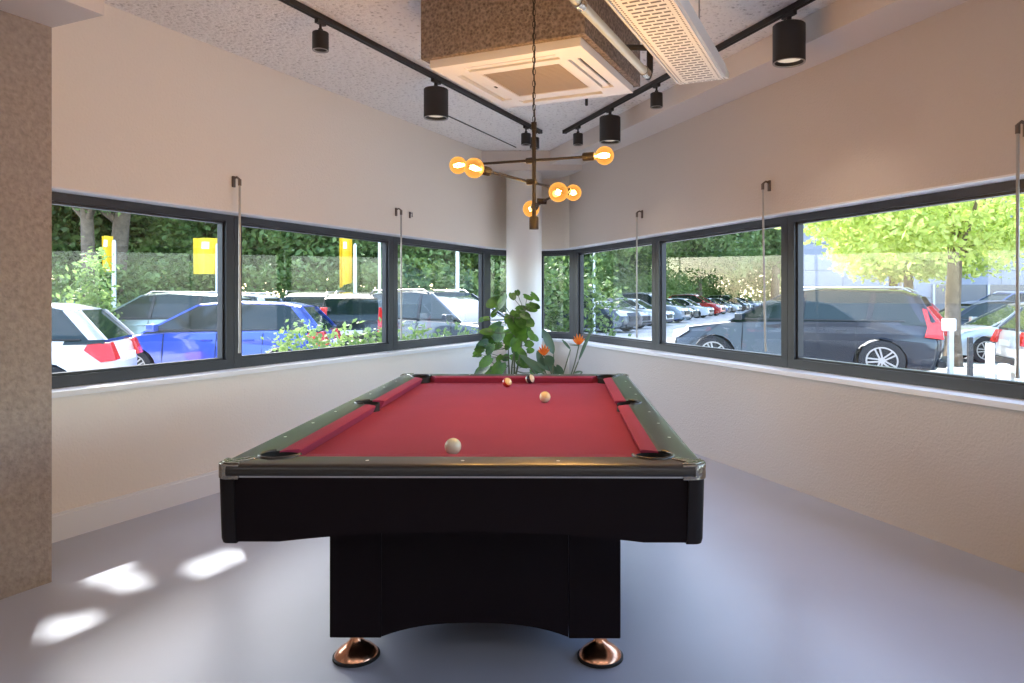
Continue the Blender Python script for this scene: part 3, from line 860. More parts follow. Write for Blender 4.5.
# ------------------------------------------------------------------ outside: ground
bm = BM(); bmesh.ops.create_grid(bm, x_segments=4, y_segments=4, size=200); o = finish('ground', bm, 'asphalt', loc=(0, 100, GZ)); o['kind'] = 'structure'
bm = BM(); prism(bm, [tuple(A(*q)) for q in ((5.2, 10.6), (13, 9), (15, 18), (8.6, 18))], GZ+.001, GZ+.03); o = struct('pavement', bm, 'paving'); o['label'] = 'pale pavement strip around the lime tree'

# ------------------------------------------------------------------ trees
def crown_mesh(name, blobs, n, size, seed, mname, keep=None):
    rr = random.Random(seed); verts = []; faces = []
    tot = sum(b[3]*b[4]*b[5] for b in blobs)**1.0
    cum = []
    acc = 0
    for b in blobs: acc += (b[3]*b[4]*b[5])**.67; cum.append(acc)
    # twig clusters
    k = 0
    while k < n:
        u = rr.random()*acc; b = next(bb for bb, c in zip(blobs, cum) if u <= c)
        # cluster centre, biased to the shell
        d = Vector((rr.gauss(0, 1), rr.gauss(0, 1), rr.gauss(0, 1))).normalized(); rad = rr.uniform(.25, 1)**.5
        c = Vector((b[0]+d.x*b[3]*rad, b[1]+d.y*b[4]*rad, b[2]+d.z*b[5]*rad))
        for q in range(14):
            p = c+Vector((rr.gauss(0, 1), rr.gauss(0, 1), rr.gauss(0, .7)))*size*2.2
            if keep and not keep(p): k += 1; continue
            nn = Vector((rr.gauss(0, .6), rr.gauss(0, .6), rr.gauss(.5, .6))).normalized(); t = nn.orthogonal().normalized()
            t.rotate(Matrix.Rotation(rr.uniform(0, 2*pi), 3, nn)); s = nn.cross(t); sz = size*rr.uniform(.6, 1.25)
            i = len(verts)
            verts += [p-t*sz, p+s*sz*.55+nn*sz*.1, p+t*sz, p-s*sz*.55+nn*sz*.1]; faces.append((i, i+1, i+2, i+3)); k += 1
    me = bpy.data.meshes.new(name); me.from_pydata([tuple(v) for v in verts], [], faces); me.materials.append(M[mname]); me.update()
    return me

def trunk_bm(h, r, branches, seed, lean=0.):
    rr = random.Random(seed); bm = BM()
    pts = [Vector((lean*(k/6)**1.5*h*.15+rr.uniform(-.03, .03)*r*3*(k > 0), rr.uniform(-.03, .03)*r*3*(k > 0), h*k/6)) for k in range(7)]
    tube(bm, pts, [r*1.35, r*1.05, r, r*.93, r*.85, r*.75, r*.55], 12)
    for b in range(branches):
        a = 2*pi*b/branches+rr.uniform(-.4, .4); k = rr.choice((3, 4, 5)); p = pts[k]; L_ = h*rr.uniform(.35, .6)
        q = p+Vector((cos(a)*L_*.7, sin(a)*L_*.7, L_*.75)); m_ = (p+q)/2+Vector((0, 0, -.06*L_)); tube(bm, [p, m_, q], [r*.45, r*.32, r*.12], 8)
    return bm

def tree(name, loc, rz, sc, crown_me, tr_me, label, group=None, cat='tree'):
    e = empty(name, loc, rz, label, cat, group); e.scale = (sc, sc, sc)
    c = bpy.data.objects.new('crown', crown_me); link(c, e)
    if tr_me: t = bpy.data.objects.new('trunk', tr_me); link(t, e)
    return e
def mesh_of(bm, m, smooth=60):
    o = finish('tmp', bm, m, smooth=smooth); me = o.data; bpy.data.objects.remove(o); return me

crA = crown_mesh('crown_a', [(0, 0, 4.2, 2.6, 2.6, 1.9), (-1.4, .4, 3.0, 1.5, 1.5, 1.2), (1.3, -.6, 3.2, 1.6, 1.6, 1.2), (.3, .3, 6.0, 1.8, 1.8, 1.3), (-.6, -1, 2.2, 1.4, 1.2, .9), (1, 1.2, 2.0, 1.3, 1.2, .8)], 16000, .11, 11, 'leaf_dark')
crB = crown_mesh('crown_b', [(0, 0, 4.6, 2.2, 2.2, 2.4), (-1.2, 0, 3.4, 1.6, 1.5, 1.5), (1.2, .4, 3.0, 1.5, 1.6, 1.4), (0, -.8, 2.0, 1.7, 1.2, 1.0)], 16000, .105, 12, 'leaf_mid')
trA = mesh_of(trunk_bm(4.4, .17, 5, 5, .4), 'bark'); trB = mesh_of(trunk_bm(4.6, .14, 4, 6, -.4), 'bark')
backs = [  # px, depth, scale, crown
 (30, 30, 1.6, 0), (95, 33, 1.5, 1), (150, 36, 1.6, 0), (205, 31, 1.4, 1), (255, 34, 1.6, 0), (300, 30, 1.35, 1), (345, 36, 1.7, 0), (395, 31, 1.45, 1), (440, 36, 1.7, 0), (480, 32, 1.4, 1),
 (520, 40, 1.8, 0), (560, 46, 2.0, 1), (598, 60, 2.6, 0), (632, 74, 3.1, 1), (664, 88, 3.6, 0), (698, 104, 4.2, 1), (735, 120, 4.6, 0), (775, 112, 4.3, 1), (812, 118, 4.5, 0), (-40, 34, 1.7, 1),
 (60, 44, 2.4, 1), (180, 46, 2.5, 0), (290, 46, 2.5, 1), (400, 48, 2.6, 0), (505, 56, 3.0, 1), (585, 80, 4.0, 1), (650, 105, 5.0, 0)]
where = ['behind the left end of the car park', 'in the middle of the left tree belt', 'behind the far corner', 'beyond the distant car row']
for i, (px, y, s, k) in enumerate(backs):
    kind = ('dark green', 'mid green')[k]
    wh = where[0] if px < 160 else where[1] if px < 420 else where[2] if px < 570 else where[3]
    lab = '%s leafy tree %s' % (kind, wh)
    tree('leafy_tree', ((px-CX)/F*y, y, GZ), i*1.7, s, (crA, crB)[k], (trA, trB)[k], lab, group=lab+'s')

# near lime tree outside the right window
limeblobs = [(0, .2, 4.4, 2.7, 2.4, 1.7), (-1.6, -.4, 3.0, 1.35, 1.3, .72), (-2.3, 0, 3.5, 1.1, 1.1, .7), (-.6, -.8, 3.0, 1.2, 1.0, .65), (1.4, -.3, 3.2, 1.5, 1.4, .75), (.6, .8, 3.2, 1.3, 1.2, .7), (-2.9, .2, 3.3, .7, .7, .35), (-1.4, .5, 2.55, .9, .8, .4), (1.2, -.9, 2.6, .9, .6, .35)]
crL = crown_mesh('crown_lime', limeblobs, 12000, .09, 21, 'leaf_lime')
trL = mesh_of(trunk_bm(4.6, .155, 6, 9, .1), 'bark')
tx = at(953, 300, 15.7)
tree('lime_tree', (tx.x, 15.7, GZ), 0, 1, crL, trL, 'bright lime green tree with thick trunk right of the black SUV')
for px, y, rz in ((893, 24, 1.2), (909, 22.5, 2.2)):
    p = at(px, 300, y); tree('lime_tree', (p.x, y, GZ), rz, .95, crL, trL, 'thin-trunked lime green tree just behind the black SUV roof, %s one' % ('left' if px < 900 else 'right'), None)

# near tree at the left: its crown shades the left windows but for a few gaps
SUN = Vector((-.5*.695, .866*.695, .719)).normalized()
spots = [((px-CX)/F*CH*F/(py-HY), CH*F/(py-HY), r) for px, py, r in ((50, 633, .07), (68, 624, .11), (112, 572, .14), (136, 584, .09), (205, 567, .12), (238, 553, .09), (272, 546, .02))]
def keep(pw_):  # leaves cleared along the sun's rays to shape the floor light spots
    for sx, sy, rad in spots:
        v = pw_-Vector((sx, sy, 0)); t = v.dot(SUN); dd = (v-SUN*t).length
        if dd < rad*.75+.06: return False
    return True
nb = Vector((-2.45, 4.2, 0))+Vector((SUN.x, SUN.y, 0))/SUN.z*7.2
TB = Vector((-8.6, 6.6, GZ))
shade = [(nb.x-TB.x+dx, nb.y-TB.y+dy, 7.2+dz, rx, ry, rz) for dx, dy, dz, rx, ry, rz in
         ((0, 0, 0, 2.3, 2.6, .9), (1.2, 2.4, .2, 2.3, 2.2, .9), (-1.6, -.6, .3, 2.2, 2.2, .9), (2.6, 4.6, .3, 2.0, 2.0, .9), (-.2, 1.8, 1.2, 2.6, 2.6, 1.0), (.9, -1.8, .2, 2.2, 2.0, .9))]
crS = crown_mesh('crown_shade', shade, 46000, .11, 31, 'leaf_dark', keep=lambda p: keep(p+TB))
trS = mesh_of(trunk_bm(6.6, .22, 7, 14, .2), 'bark')
tree('shade_tree', tuple(TB), 0, 1, crS, trS, 'big tree whose high crown shades the left windows')

# three trunks seen through the first left window
for px, y, r_, lean, lab in ((90, 25, .22, -.2, 'straight brown tree trunk behind the white hatchback'), (112, 26, .30, .7, 'forked brown tree right of the straight trunk')):
    p = at(px, 300, y); bm = trunk_bm(8.5, r_, 5, px, lean)
    tree('park_tree', (p.x, y, GZ), .3, 1, crB if px < 100 else crA, mesh_of(bm, 'bark'), lab); 
    for ch in [c for c in SC.objects if c.parent and c.parent.get('label') == lab and c.name.startswith('crown')]: ch.location = (0, 0, 3.6)

# hedges and shrubs
def shrub(name, loc, blobs, n, size, seed, mname, label, group=None, cat='shrub'):
    me = crown_mesh(name, blobs, n, size, seed, mname); o = bpy.data.objects.new(name, me); link(o); o.location = loc; tag(o, label, cat, group); return o
shrub('hedge', (-14, 25, GZ), [(x, 0, 1.25, 1.3, .8, 1.7) for x in range(-14, 16, 1)], 26000, .12, 41, 'leaf_hedge', 'long dark green hedge behind the parked cars', cat='hedge')
shrub('hedge', (6.5, 68, GZ), [(x*.43, x*1.25, 2.3, 2.0, 2.4, 3.2) for x in range(-24, 44, 2)], 24000, .30, 43, 'leaf_mid', 'distant hedge beyond the far row of cars', cat='hedge')
shrub('hedge', (35, 116, GZ), [(x*2.2, 0, 3.0, 2.6, 1.8, 4.2) for x in range(-7, 8)], 9000, .4, 48, 'leaf_mid', 'pale green bushes closing the far end of the car park beyond the SUV bonnet', cat='hedge')
shrub('low_shrub', (-2.5, 10.3, GZ), [(x*.55, x*.1, .62, .5, .4, .55) for x in range(-2, 4)], 4500, .05, 44, 'leaf_mid', 'low green shrub outside the second left window')
shrub('low_shrub', (-.95, 11.2, GZ), [(x*.4, 0, .45, .45, .35, .45) for x in range(-2, 2)], 2200, .05, 45, 'leaf_hedge', 'low green shrub outside the third left window')
p = at(93, 300, 16)
shrub('columnar_shrub', (p.x, 16, GZ), [(0, 0, .8, .32, .32, .9), (0, 0, 1.8, .3, .3, .9)], 1600, .07, 46, 'leaf_mid', 'narrow upright green shrub behind the white hatchback')
p = at(75, 300, 17.5)
shrub('flowering_shrub', (p.x-.3, 17.5, GZ), [(-.5, 0, 1.0, .9, .7, 1.1), (-1.0, .1, 1.9, .6, .6, .7)], 2600, .08, 47, 'leaf_dark', 'tall bushy shrub at the left edge outside')

# ------------------------------------------------------------------ cars
PROF = {
 # lower outline (x forward positive, z), greenhouse base/top ; lengths in metres
 'hatch': dict(L=4.15, W=1.76, H=1.46, wr=.315, wf=1.28, wb=-1.28, belt=.93,
    body=[(-2.07, .42), (-2.08, .62), (-2.02, .86), (-1.90, .98), (-1.2, .97), (.75, .93), (1.20, .90), (1.72, .80), (1.98, .68), (2.06, .52), (2.05, .32), (1.95, .22)],
    gh=[(-1.93, .96), (-1.55, 1.37), (-1.25, 1.44), (-.3, 1.47), (.25, 1.42), (1.15, .91)], roof=(-1.62, .22)),
 'suv': dict(L=4.85, W=1.92, H=1.74, wr=.385, wf=1.50, wb=-1.48, belt=1.10,
    body=[(-2.40, .50), (-2.42, .75), (-2.34, 1.05), (-2.22, 1.14), (-1.4, 1.13), (.85, 1.09), (1.30, 1.07), (2.05, .97), (2.30, .86), (2.41, .62), (2.40, .36), (2.30, .28)],
    gh=[(-2.25, 1.12), (-1.98, 1.60), (-1.75, 1.69), (-.5, 1.75), (.15, 1.70), (1.18, 1.08)], roof=(-2.0, .10)),
 'sedan': dict(L=4.6, W=1.80, H=1.45, wr=.325, wf=1.40, wb=-1.40, belt=.92,
    body=[(-2.28, .42), (-2.30, .70), (-2.24, .92), (-1.75, .97), (-1.2, .95), (.80, .91), (1.30, .88), (2.0, .76), (2.22, .64), (2.30, .46), (2.28, .28), (2.15, .22)],
    gh=[(-1.80, .95), (-1.15, 1.34), (-.75, 1.43), (-.1, 1.45), (.35, 1.38), (1.22, .89)], roof=(-1.15, .32)),
}
def car(style, loc, heading, pm, label, sc=1., group=None, glassm='carglass', detail=True, plates=True):
    P = PROF[style]; W2 = P['W']/2
    q_ = A(*loc); e = empty('car' if style != 'suv' else 'suv', (q_.x, q_.y, GZ), heading, label, 'car', group); e.scale = (sc,)*3
    # ---- body with wheel arches
    ra = P['wr']+.055; zb_ = .20
    low = []
    def arc(cx):
        out = []
        a0 = math.asin((P['wr']-zb_)/ra) if P['wr'] > zb_ else 0
        for k in range(11):
            a = -a0+(pi+2*a0)*k/10; out.append((cx+ra*cos(a), P['wr']+ra*sin(a)))
        return out
    outline = P['body'] + arc(P['wf']) + arc(P['wb']) + [(-P['L']/2+.10, .24)]
    # smooth the outline top by slices
    slices = [(-1.0, .035, .90), (-.965, .012, 1.), (-.80, 0, 1.), (.80, 0, 1.), (.965, .012, 1.), (1.0, .035, .90)]
    rings = []
    zm = .62*P['belt']
    for s, ins, k in slices:
        ring = []
        for (x, z) in outline:
            t = max(0, abs(x)-.78*P['L']/2)/(.22*P['L']/2)
            yv = s*W2*(1-.10*t*t)
            if z > zm: yv *= 1-.10*((z-zm)/(P['belt']-zm))**1.6
            xx = x*(1-ins*.55) - (.09*t*abs(s)**3)*(1 if x > 0 else -1)
            zz_ = z if z < .4 else z-ins*.8
            ring.append((xx, yv, zz_))
        rings.append(ring)
    bm = BM(); loft(bm, rings, caps=True)
    body = finish('body', bm, pm, e, smooth=38)
    # ---- greenhouse glass
    gh = P['gh']; zt0 = gh[0][1]; H = P['H']
    def yg(z): 
        t = max(0, min(1, (z-P['belt'])/(H-P['belt']))); return W2*(.875-.20*t)
    def gring(sgn, gs, inset=0.):
        return [(x, sgn*(yg(z)+inset), z) for x, z in gs]
    bm = BM(); low_ = [(gh[0][0], gh[0][1]-.06)]+gh+[(gh[-1][0], gh[-1][1]-.06)]
    loft(bm, [gring(-1, low_), gring(1, low_)])
    finish('windows', bm, glassm, e, smooth=30)
    # roof skin
    rt = [p for p in gh if p[1] > P['belt']+.55*(H-P['belt'])]
    rt = [(rt[0][0]-.0, rt[0][1])]+rt[1:]
    bm = BM(); rr_ = []
    for s in (-1.03, -.9, -.5, 0, .5, .9, 1.03):
        rr_.append([(x, s*yg(z), z+.012+.02*(1-s*s)-(.03 if abs(s) > 1 else 0)) for x, z in rt]+[(x, s*yg(z)*.99, z-.03) for x, z in reversed(rt)])
    loft(bm, rr_); finish('roof', bm, pm, e, smooth=40)
    # pillars
    bm = BM()
    def strip(pts, w, out=.008):
        for sg in (-1, 1):
            a = [(x-w/2, z) for x, z in pts]; b = [(x+w/2, z) for x, z in reversed(pts)]
            o_ = a+b
            loft(bm, [[(x, sg*(yg(z)+out), z) for x, z in o_], [(x, sg*(yg(z)-.02), z) for x, z in o_]])
    strip([(gh[-1][0]+.02, gh[-1][1]), (gh[-2][0], gh[-2][1])], .07)
    strip([(gh[0][0]+.09, gh[0][1]), (gh[1][0]+.06, gh[1][1])], .20 if style != 'sedan' else .12)
    strip([(gh[0][0]+.02, gh[0][1]), (gh[1][0]+.0, gh[1][1])], .12)
    finish('pillars', bm, pm, e, smooth=30)
    bm = BM(); xb = (P['wf']+P['wb'])/2-.12
    strip([(xb, P['belt']-.0), (xb-.05, H-.06)], .075, .006)
    if style == 'suv': strip([(-1.25, P['belt']), (-1.32, H-.07)], .09, .006)
    # window trim line and lower cladding
    for sg in (-1, 1):
        box(bm, (-.35, sg*(yg(P['belt'])+.008), P['belt']+.035), (gh[-1][0]-gh[0][0]-.5, .02, .02))
        box(bm, (0, sg*(W2*.985), .235), (P['wf']-P['wb']-2*ra, .03, .09))
    finish('window_trim', bm, 'plastic', e)
    # door seams & handles
    bm = BM()
    for sg in (-1, 1):
        for x in (xb, P['wf']-ra-.12, P['wb']+ra-.02):
            for (za, zc_) in ((.30, zm), (zm, P['belt']-.03)):
                ya = W2*1.0; yb_ = W2*(1-.10*((zc_-zm)/(P['belt']-zm))**1.6) if zc_ > zm else W2
                loft(bm, [[(x-.005, sg*(ya+.001), za), (x+.005, sg*(ya+.001), za), (x+.005, sg*(ya-.012), za), (x-.005, sg*(ya-.012), za)],
                          [(x-.005, sg*(yb_+.001), zc_), (x+.005, sg*(yb_+.001), zc_), (x+.005, sg*(yb_-.012), zc_), (x-.005, sg*(yb_-.012), zc_)]])
    finish('door_seams', bm, 'plastic', e)
    for sg in (-1, 1):
        for x in (xb+.16, P['wb']+ra+.22):
            bm = BM(); box(bm, (x, sg*W2*.962, P['belt']-.15), (.19, .03, .03)); finish('door_handle', bm, pm, e, bevel=.008)
        bm = BM(); xm = gh[-1][0]-.22; box(bm, (xm, sg*(W2+.05), P['belt']+.08), (.14, .20, .13)); box(bm, (xm, sg*(W2-.06), P['belt']+.03), (.06, .12, .03)); finish('wing_mirror', bm, pm, e, bevel=.05, seg=4)
        # lights
        bm = BM(); xr_ = -P['L']/2; zt_ = P['belt']*.86
        if style == 'suv': pts = [(xr_+.02, zt_-.14), (xr_+.30, zt_-.10), (xr_+.26, zt_+.08), (xr_+.36, zt_+.46), (xr_+.27, zt_+.46), (xr_+.05, zt_+.14)]
        else: pts = [(xr_-.012, zt_-.13), (xr_+.16, zt_-.15), (xr_+.38, zt_+.02), (xr_+.34, zt_+.10), (xr_+.08, zt_+.12)]
        def sidey(z): return W2*(1-.10*(max(0, z-zm)/(P['belt']-zm))**1.6) if z < P['belt'] else yg(z)*1.005
        def inner(z): return W2*.62
        loft(bm, [[(x-.0, sg*(sidey(z)*(.995 if x-xr_ > .15 else .93)+.006), z) for x, z in pts], [(x, sg*inner(z), z) for x, z in pts]])
        finish('tail_light', bm, 'red_light', e, bevel=.01)
        bm = BM(); xf = P['L']/2; zh = P['belt']*.74
        pts = [(xf-.04, zh-.10), (xf-.10, zh+.05), (xf-.42, zh+.11), (xf-.42, zh+.05), (xf-.20, zh-.10)]
        loft(bm, [[(x, sg*(W2*(.965 if xf-x > .15 else .90)), z) for x, z in pts], [(x, sg*W2*.62, z) for x, z in pts]])
        finish('headlight', bm, 'clear_light', e, bevel=.01)
    if style == 'suv':
        for sg in (-1, 1):
            bm = BM(); tube(bm, [(-1.9, sg*.66, H-.06), (-1.75, sg*.68, H+.03), (-.1, sg*.68, H+.045), (.05, sg*.66, H-.03)], .018, 6); finish('roof_rail', bm, 'silver', e, smooth=60)
    # grille, bumpers
    bm = BM(); box(bm, (P['L']/2-.06, 0, P['belt']*.55), (.10, W2*.9, .22)); box(bm, (P['L']/2-.07, 0, .30), (.12, W2*1.4, .10)); finish('grille', bm, 'plastic', e, bevel=.02)
    bm = BM(); box(bm, (-P['L']/2+.06, 0, .34), (.14, W2*1.6, .12)); finish('rear_bumper', bm, 'plastic', e, bevel=.02)
    bm = BM(); box(bm, (-P['L']/2-.012, 0, P['belt']*.74), (.02, .50, .11)); finish('licence_plate', bm, 'plate', e)
    # wheels
    for xw in (P['wf'], P['wb']):
        for sg in (-1, 1):
            w = .21; r = P['wr']; mm = Matrix.Translation((xw, sg*(W2-.115), r)) @ Matrix.Rotation(-sg*pi/2, 4, 'X')
            bm = BM(); lathe(bm, [(r*.66, -w/2), (r*.96, -w/2), (r, -w/2+.03), (r, w/2-.03), (r*.95, w/2), (r*.68, w/2), (r*.66, w/2-.03)], M4=mm, seg=32, caps=True)
            wo = finish('wheel', bm, 'tyre', e, smooth=35)
            if detail:
                bm = BM()
                lathe(bm, [(r*.67, w/2-.028), (r*.67, w/2+.004), (r*.61, w/2+.002), (r*.60, w/2-.02)], M4=mm, seg=32, caps=False)
                lathe(bm, [(.001, w/2-.01), (r*.14, w/2-.01), (r*.14, w/2+.004), (.001, w/2+.006)], M4=mm, seg=16)
                for k in range(5):
                    a = 2*pi*k/5
                    Mk = mm @ Matrix.Rotation(a, 4, 'Z')
                    for dd in (-.03, .03):
                        Mq = Mk @ Matrix.Translation((r*.36, dd, w/2-.008)) @ Matrix.Rotation(dd*3.2, 4, 'Z')
                        box(bm, (0, 0, 0), (r*.52, r*.075, .016), M4=Mq)
                finish('rim', bm, 'alloy', wo, smooth=35)
    return e

car('hatch', (-7.78, 10.35), pi+.32, paint('white', (.80, .80, .81), 0), 'white hatchback with red tail light at the left window edge')
car('hatch', (-5.55, 14.1), pi+.12, paint('blue', (.012, .062, .44), .2), 'bright blue hatchback outside the left windows')
car('suv', (-8.6, 18.0), pi, paint('silvergreen', (.20, .26, .25), .5), 'dark silver car directly behind the blue hatchback', .95)
car('sedan', (-13.8, 20.5), pi, paint('lightblue', (.12, .35, .55), .3), 'light blue car roof at the left edge behind the white hatchback', 1.05)
car('suv', (-9.4, 25.0-2.3), pi+.0, paint('white2', (.75, .76, .78), 0), 'white estate car seen above the blue hatchback boot', .96)
car('suv', (-5.75, 22.0), R(100), paint('darkgreen', (.03, .045, .04), .3), 'dark green car seen past the blue hatchback tail', .98)
car('suv', (-3.75, 18.6), R(98), paint('black', (.012, .014, .018), .3), 'black car with red tail light left of the third left window', .95)
car('suv', (-1.45, 16.4), R(-35), paint('navy', (.02, .03, .05), .3), 'dark car with pale windscreen outside the third left window', .97)
# black SUV
rw = Vector((6.9, 13.75)); fwd = Vector((-.85, .527)); side = Vector((fwd.y, -fwd.x))  # side pointing away from the camera
cc = rw + fwd*1.48 + Vector((.527, .85))*.86
car('suv', (cc.x, cc.y), atan2(fwd.y, fwd.x), paint('black2', (.010, .013, .022), .4), 'large black SUV parked right outside the right window', .985).scale.x = 1.09
# cars to the right of the tree
car('hatch', (11.45, 13.5), R(-14), paint('white', None), 'white car with red tail light at the right edge', 1.0)
car('sedan', (12.6, 17.6), R(170), paint('silver', (.45, .46, .48), .7), 'silver car behind the white car at the right edge')
car('sedan', (14.8, 22.0), R(-5), paint('black', None), 'black car parked behind the silver car on the right')
car('hatch', (12.2, 24.5), R(185), paint('red', (.5, .02, .02), .2), 'red car just behind the lime tree trunk')
car('suv', (18.6, 27.5), R(180), paint('midblue', (.05, .09, .22), .4), 'dark blue car before the grey office building', 1.0)
# far row
cols = [('navy', None), ('silver', None), ('white', None), ('steel', (.25, .28, .33)), ('black', None), ('white2', None), ('red', None), ('midblue', None), ('silver', None), ('black2', None), ('white', None), ('steel', None)]
yy = 34.; 
names = ['dark blue', 'silver', 'white', 'steel grey', 'black', 'off-white', 'red', 'blue', 'silver', 'black', 'white', 'steel grey']
order = ['nearest the column in the distant car row', 'second', 'third', 'fourth', 'fifth', 'sixth', 'seventh', 'eighth', 'ninth', 'tenth', 'eleventh', 'last and farthest']
for i in range(12):
    x = 3.5+.42*(yy-34)
    lab = 'parked %s car, %s' % (names[i], order[i]) + (' of the distant row beyond the right wall' if i else '')
    car(('suv', 'hatch', 'sedan')[i % 3], (x, yy), R(-28 if i > 1 else -35), paint(cols[i][0], cols[i][1] or (.3, .3, .3)), lab, 1.05, group='distant row of parked cars', detail=False)
    yy += 3.6+i*.55

# ------------------------------------------------------------------ office building on the right
bx0 = (790-CX)/F*40
e = empty('office_building', (bx0, 40, GZ), R(0), 'grey panelled office building behind the lime tree', 'building')
bm = BM(); prism(bm, [(0, 0), (40, 0), (40, 12), (4.6, 12)], 0, 16); finish('facade', bm, 'facade', e)
bm = BM(); box(bm, (8.1+12.5, -.0, 1.2), (25, .12, 2.2)); finish('ground_floor_glazing', bm, 'facadeglass', e)
for k in range(9):
    bm = BM(); box(bm, (8.1+k*3.1, -.08, 1.2), (.12, .12, 2.2)); finish('glazing_post', bm, 'bollard', e)
for k, x in enumerate((11.9, 13.4, 15.2, 17.4, 19.5, 4.2)):
    f_ = finish('window', box(BM(), (x, -.01, 6.1), (1.05, .10, 2.3)), 'facadeglass', e); finish('pane_frame', box(BM(), (x, -.06, 6.1), (.06, .06, 2.3)), 'polew', f_)
bm = BM(); prism(bm, [(-.1, -.1), (40, -.1), (40, 12), (4.5, 12)], 16, 16.3); finish('roof_edge', bm, 'bollard', e)
# pale low building behind the left trees
p = at(118, 300, 40)
e = empty('low_building', (p.x, 40, GZ), 0, 'low building with pale striped roof among the left trees', 'building')
bm = BM(); prism(bm, [(0, 2.2), (4.6, 2.2), (4.3, 3.0), (1.2, 3.7), (0, 3.6)], 0, 5, f=lambda u, v, w: (u-.2, w, v)); finish('roof', bm, 'roofmetal', e)
bm = BM(); box(bm, (2.1, 2.6, 1.1), (4.0, 4.6, 2.2)); finish('wall', bm, 'facade', e)

# ------------------------------------------------------------------ flags and poles, parasols, bollards
def flag(px, y, x0, x1, z_top, z_bot, label, skew=0., two=False):
    p = at(px, 300, y); e = empty('flagpole', (p.x, y, GZ), 0, label, 'flag', 'white flagpoles with yellow flags')
    bm = BM(); lathe(bm, [(.07, 0), (.055, 3.35), (.02, 3.4)], seg=12); finish('pole', bm, 'polew', e, smooth=40)
    bm = BM(); n = 8; rings = []
    for k in range(n+1):
        t = k/n; x = (x0+(x1-x0)*t)*y/F; w = .10*sin(t*9)
        za = CH-GZ+(HY-z_top)/F*y; zb2 = CH-GZ+(HY-z_bot)/F*y+skew*t
        rings.append([(x, w, za), (x, w+.012, za), (x, w*1.6+.012, zb2), (x, w*1.6, zb2)])
    loft(bm, rings); f_ = finish('flag_cloth', bm, 'flag', e, smooth=60)
    bm = BM(); rings = []
    for k in range(3, 6):
        t = k/n; x = (x0+(x1-x0)*t)*y/F; w = .10*sin(t*9)
        za = CH-GZ+(HY-z_top-4)/F*y; zb2 = CH-GZ+(HY-z_top-11)/F*y
        rings.append([(x, w-.012, za), (x, w-.002, za), (x, w*1.3-.004, zb2), (x, w*1.3-.014, zb2)])
    loft(bm, rings); finish('flag_print', bm, 'flagw', f_, smooth=60)
flag(114, 22.5, -1.5, -13, 236, 272, 'yellow flag on white pole, leftmost in the first left window', .0)
flag(217.5, 24, 2.5, -25, 238, 274, 'wide yellow flag on white pole at the right of the first left window')
flag(355, 24, -3, -16, 238, 282, 'pointed yellow flag on white pole in the second left window', -.2)
for px, y, lab in ((379.5, 24, 'bare white flagpole at the right of the second left window'), (457.5, 20, 'bare white lamp pole in the third left window'), (937-36, 24, 'thin white lamp pole between the trunks behind the black SUV'), (594, 30, 'thin white pole left of the distant car row')):
    p = at(px, 300, y); bm = BM(); lathe(bm, [(.06, 0), (.045, 3.5), (.02, 3.55)], seg=12); o = finish('lamp_pole', bm, 'polew', smooth=40, loc=(p.x, y, GZ)); tag(o, lab, 'pole')
for px, lab in ((153, 'orange parasol left of the pair before the low building'), (168, 'orange parasol right of the pair before the low building')):
    y = 30; p = at(px, 276, y); e = empty('parasol', (p.x, y, GZ), 0, lab, 'parasol', 'orange parasols far behind the blue car')
    bm = BM(); zz0 = p.z-GZ; lathe(bm, [(.34, zz0-.14), (.36, zz0-.12), (.2, zz0+.08), (.02, zz0+.18)], seg=10); finish('canopy', bm, 'orange', e)
    bm = BM(); tube(bm, [(0, 0, 0), (0, 0, zz0+.15)], .025, 8); finish('pole', bm, 'polew', e)
def bollard(px, y, top, w, mname, label, cap=False):
    p = at(px, 300, y); h = CH-GZ+(HY-top)/F*y
    e = empty('bollard', (p.x, y, GZ+.03), 0, label, 'bollard', 'posts outside the right window')
    bm = BM(); box(bm, (0, 0, h/2), (w, w, h)); finish('post', bm, mname, e, bevel=.01)
    if cap: bm = BM(); box(bm, (-.03, 0, h-.08), (w*2.4, w*1.6, .22)); finish('head', bm, 'polew', e, bevel=.02)
    return e
bollard(950.5, 12.6, 322, .085, 'bollard', 'grey post with pale square head before the lime tree trunk', True)
bollard(970, 11.2, 339, .07, 'plastic', 'dark slim post right of the lime tree trunk')
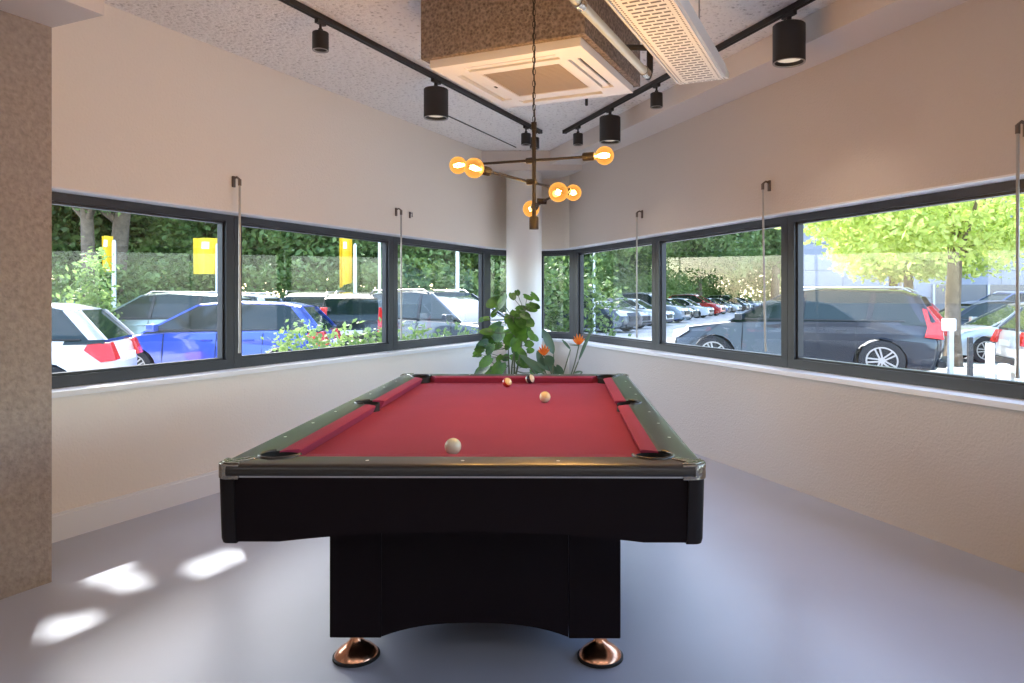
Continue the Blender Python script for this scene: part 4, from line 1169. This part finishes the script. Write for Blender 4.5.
bollard(990, 11.3, 345, .10, 'polew', 'short white post before the white car bumper')
bollard(1004, 10.4, 366, .12, 'polew', 'lowest white post at the window bottom right')
bollard(1020, 10.9, 352, .10, 'polew', 'white post at the right edge of the photo')

# ------------------------------------------------------------------ light
w = bpy.data.worlds.new('sky'); SC.world = w; w.use_nodes = True; nt = w.node_tree; bg = nt.nodes['Background']
sk = nt.nodes.new('ShaderNodeTexSky'); sk.sky_type = 'NISHITA'; sk.sun_disc = False; sk.sun_elevation = R(46); sk.sun_rotation = atan2(SUN.x, SUN.y); sk.air_density = 1.0; sk.dust_density = 2.0
nt.links.new(sk.outputs[0], bg.inputs[0]); bg.inputs[1].default_value = .75
sl = bpy.data.lights.new('sun', 'SUN'); sl.energy = 5.5; sl.angle = R(.55); sl.color = (1, .96, .90)
so = bpy.data.objects.new('sun', sl); COL.objects.link(so); so.rotation_euler = SUN.to_track_quat('Z', 'Y').to_euler()

# added fill lights, built as ceiling panels, unseen behind the camera
for k, (x, y) in enumerate(((-2.2, -.9), (.2, -.9), (2.4, -.9), (-1.0, -2.6), (1.6, -2.6))):
    e = empty('added_fill_panel', (x, y, CZ), 0, 'added flat white fill-light panel behind the viewer', 'fill light', 'added fill-light panels')
    bm = BM(); box(bm, (0, 0, -.03), (1.24, .64, .055)); finish('housing', bm, 'acwhite', e)
    bm = BM(); box(bm, (0, 0, -.0605), (1.18, .58, .006)); finish('diffuser', bm, 'acwhite', e)
    l = bpy.data.lights.new('fill_light', 'AREA'); l.shape = 'RECTANGLE'; l.size = 1.15; l.size_y = .55; l.energy = 4.5; l.color = (1, .93, .88)
    lo = bpy.data.objects.new('fill_light', l); COL.objects.link(lo); lo.location = (x, y, CZ-.075)

SC.view_settings.view_transform = 'Standard'; SC.view_settings.look = 'None'; SC.view_settings.gamma = 1; SC.view_settings.use_curve_mapping = False
SC.view_settings.exposure = .98
SC.cycles.use_denoising = True
SC.cycles.max_bounces = 12; SC.cycles.transparent_max_bounces = 24
SC.cycles.sample_clamp_indirect = 8
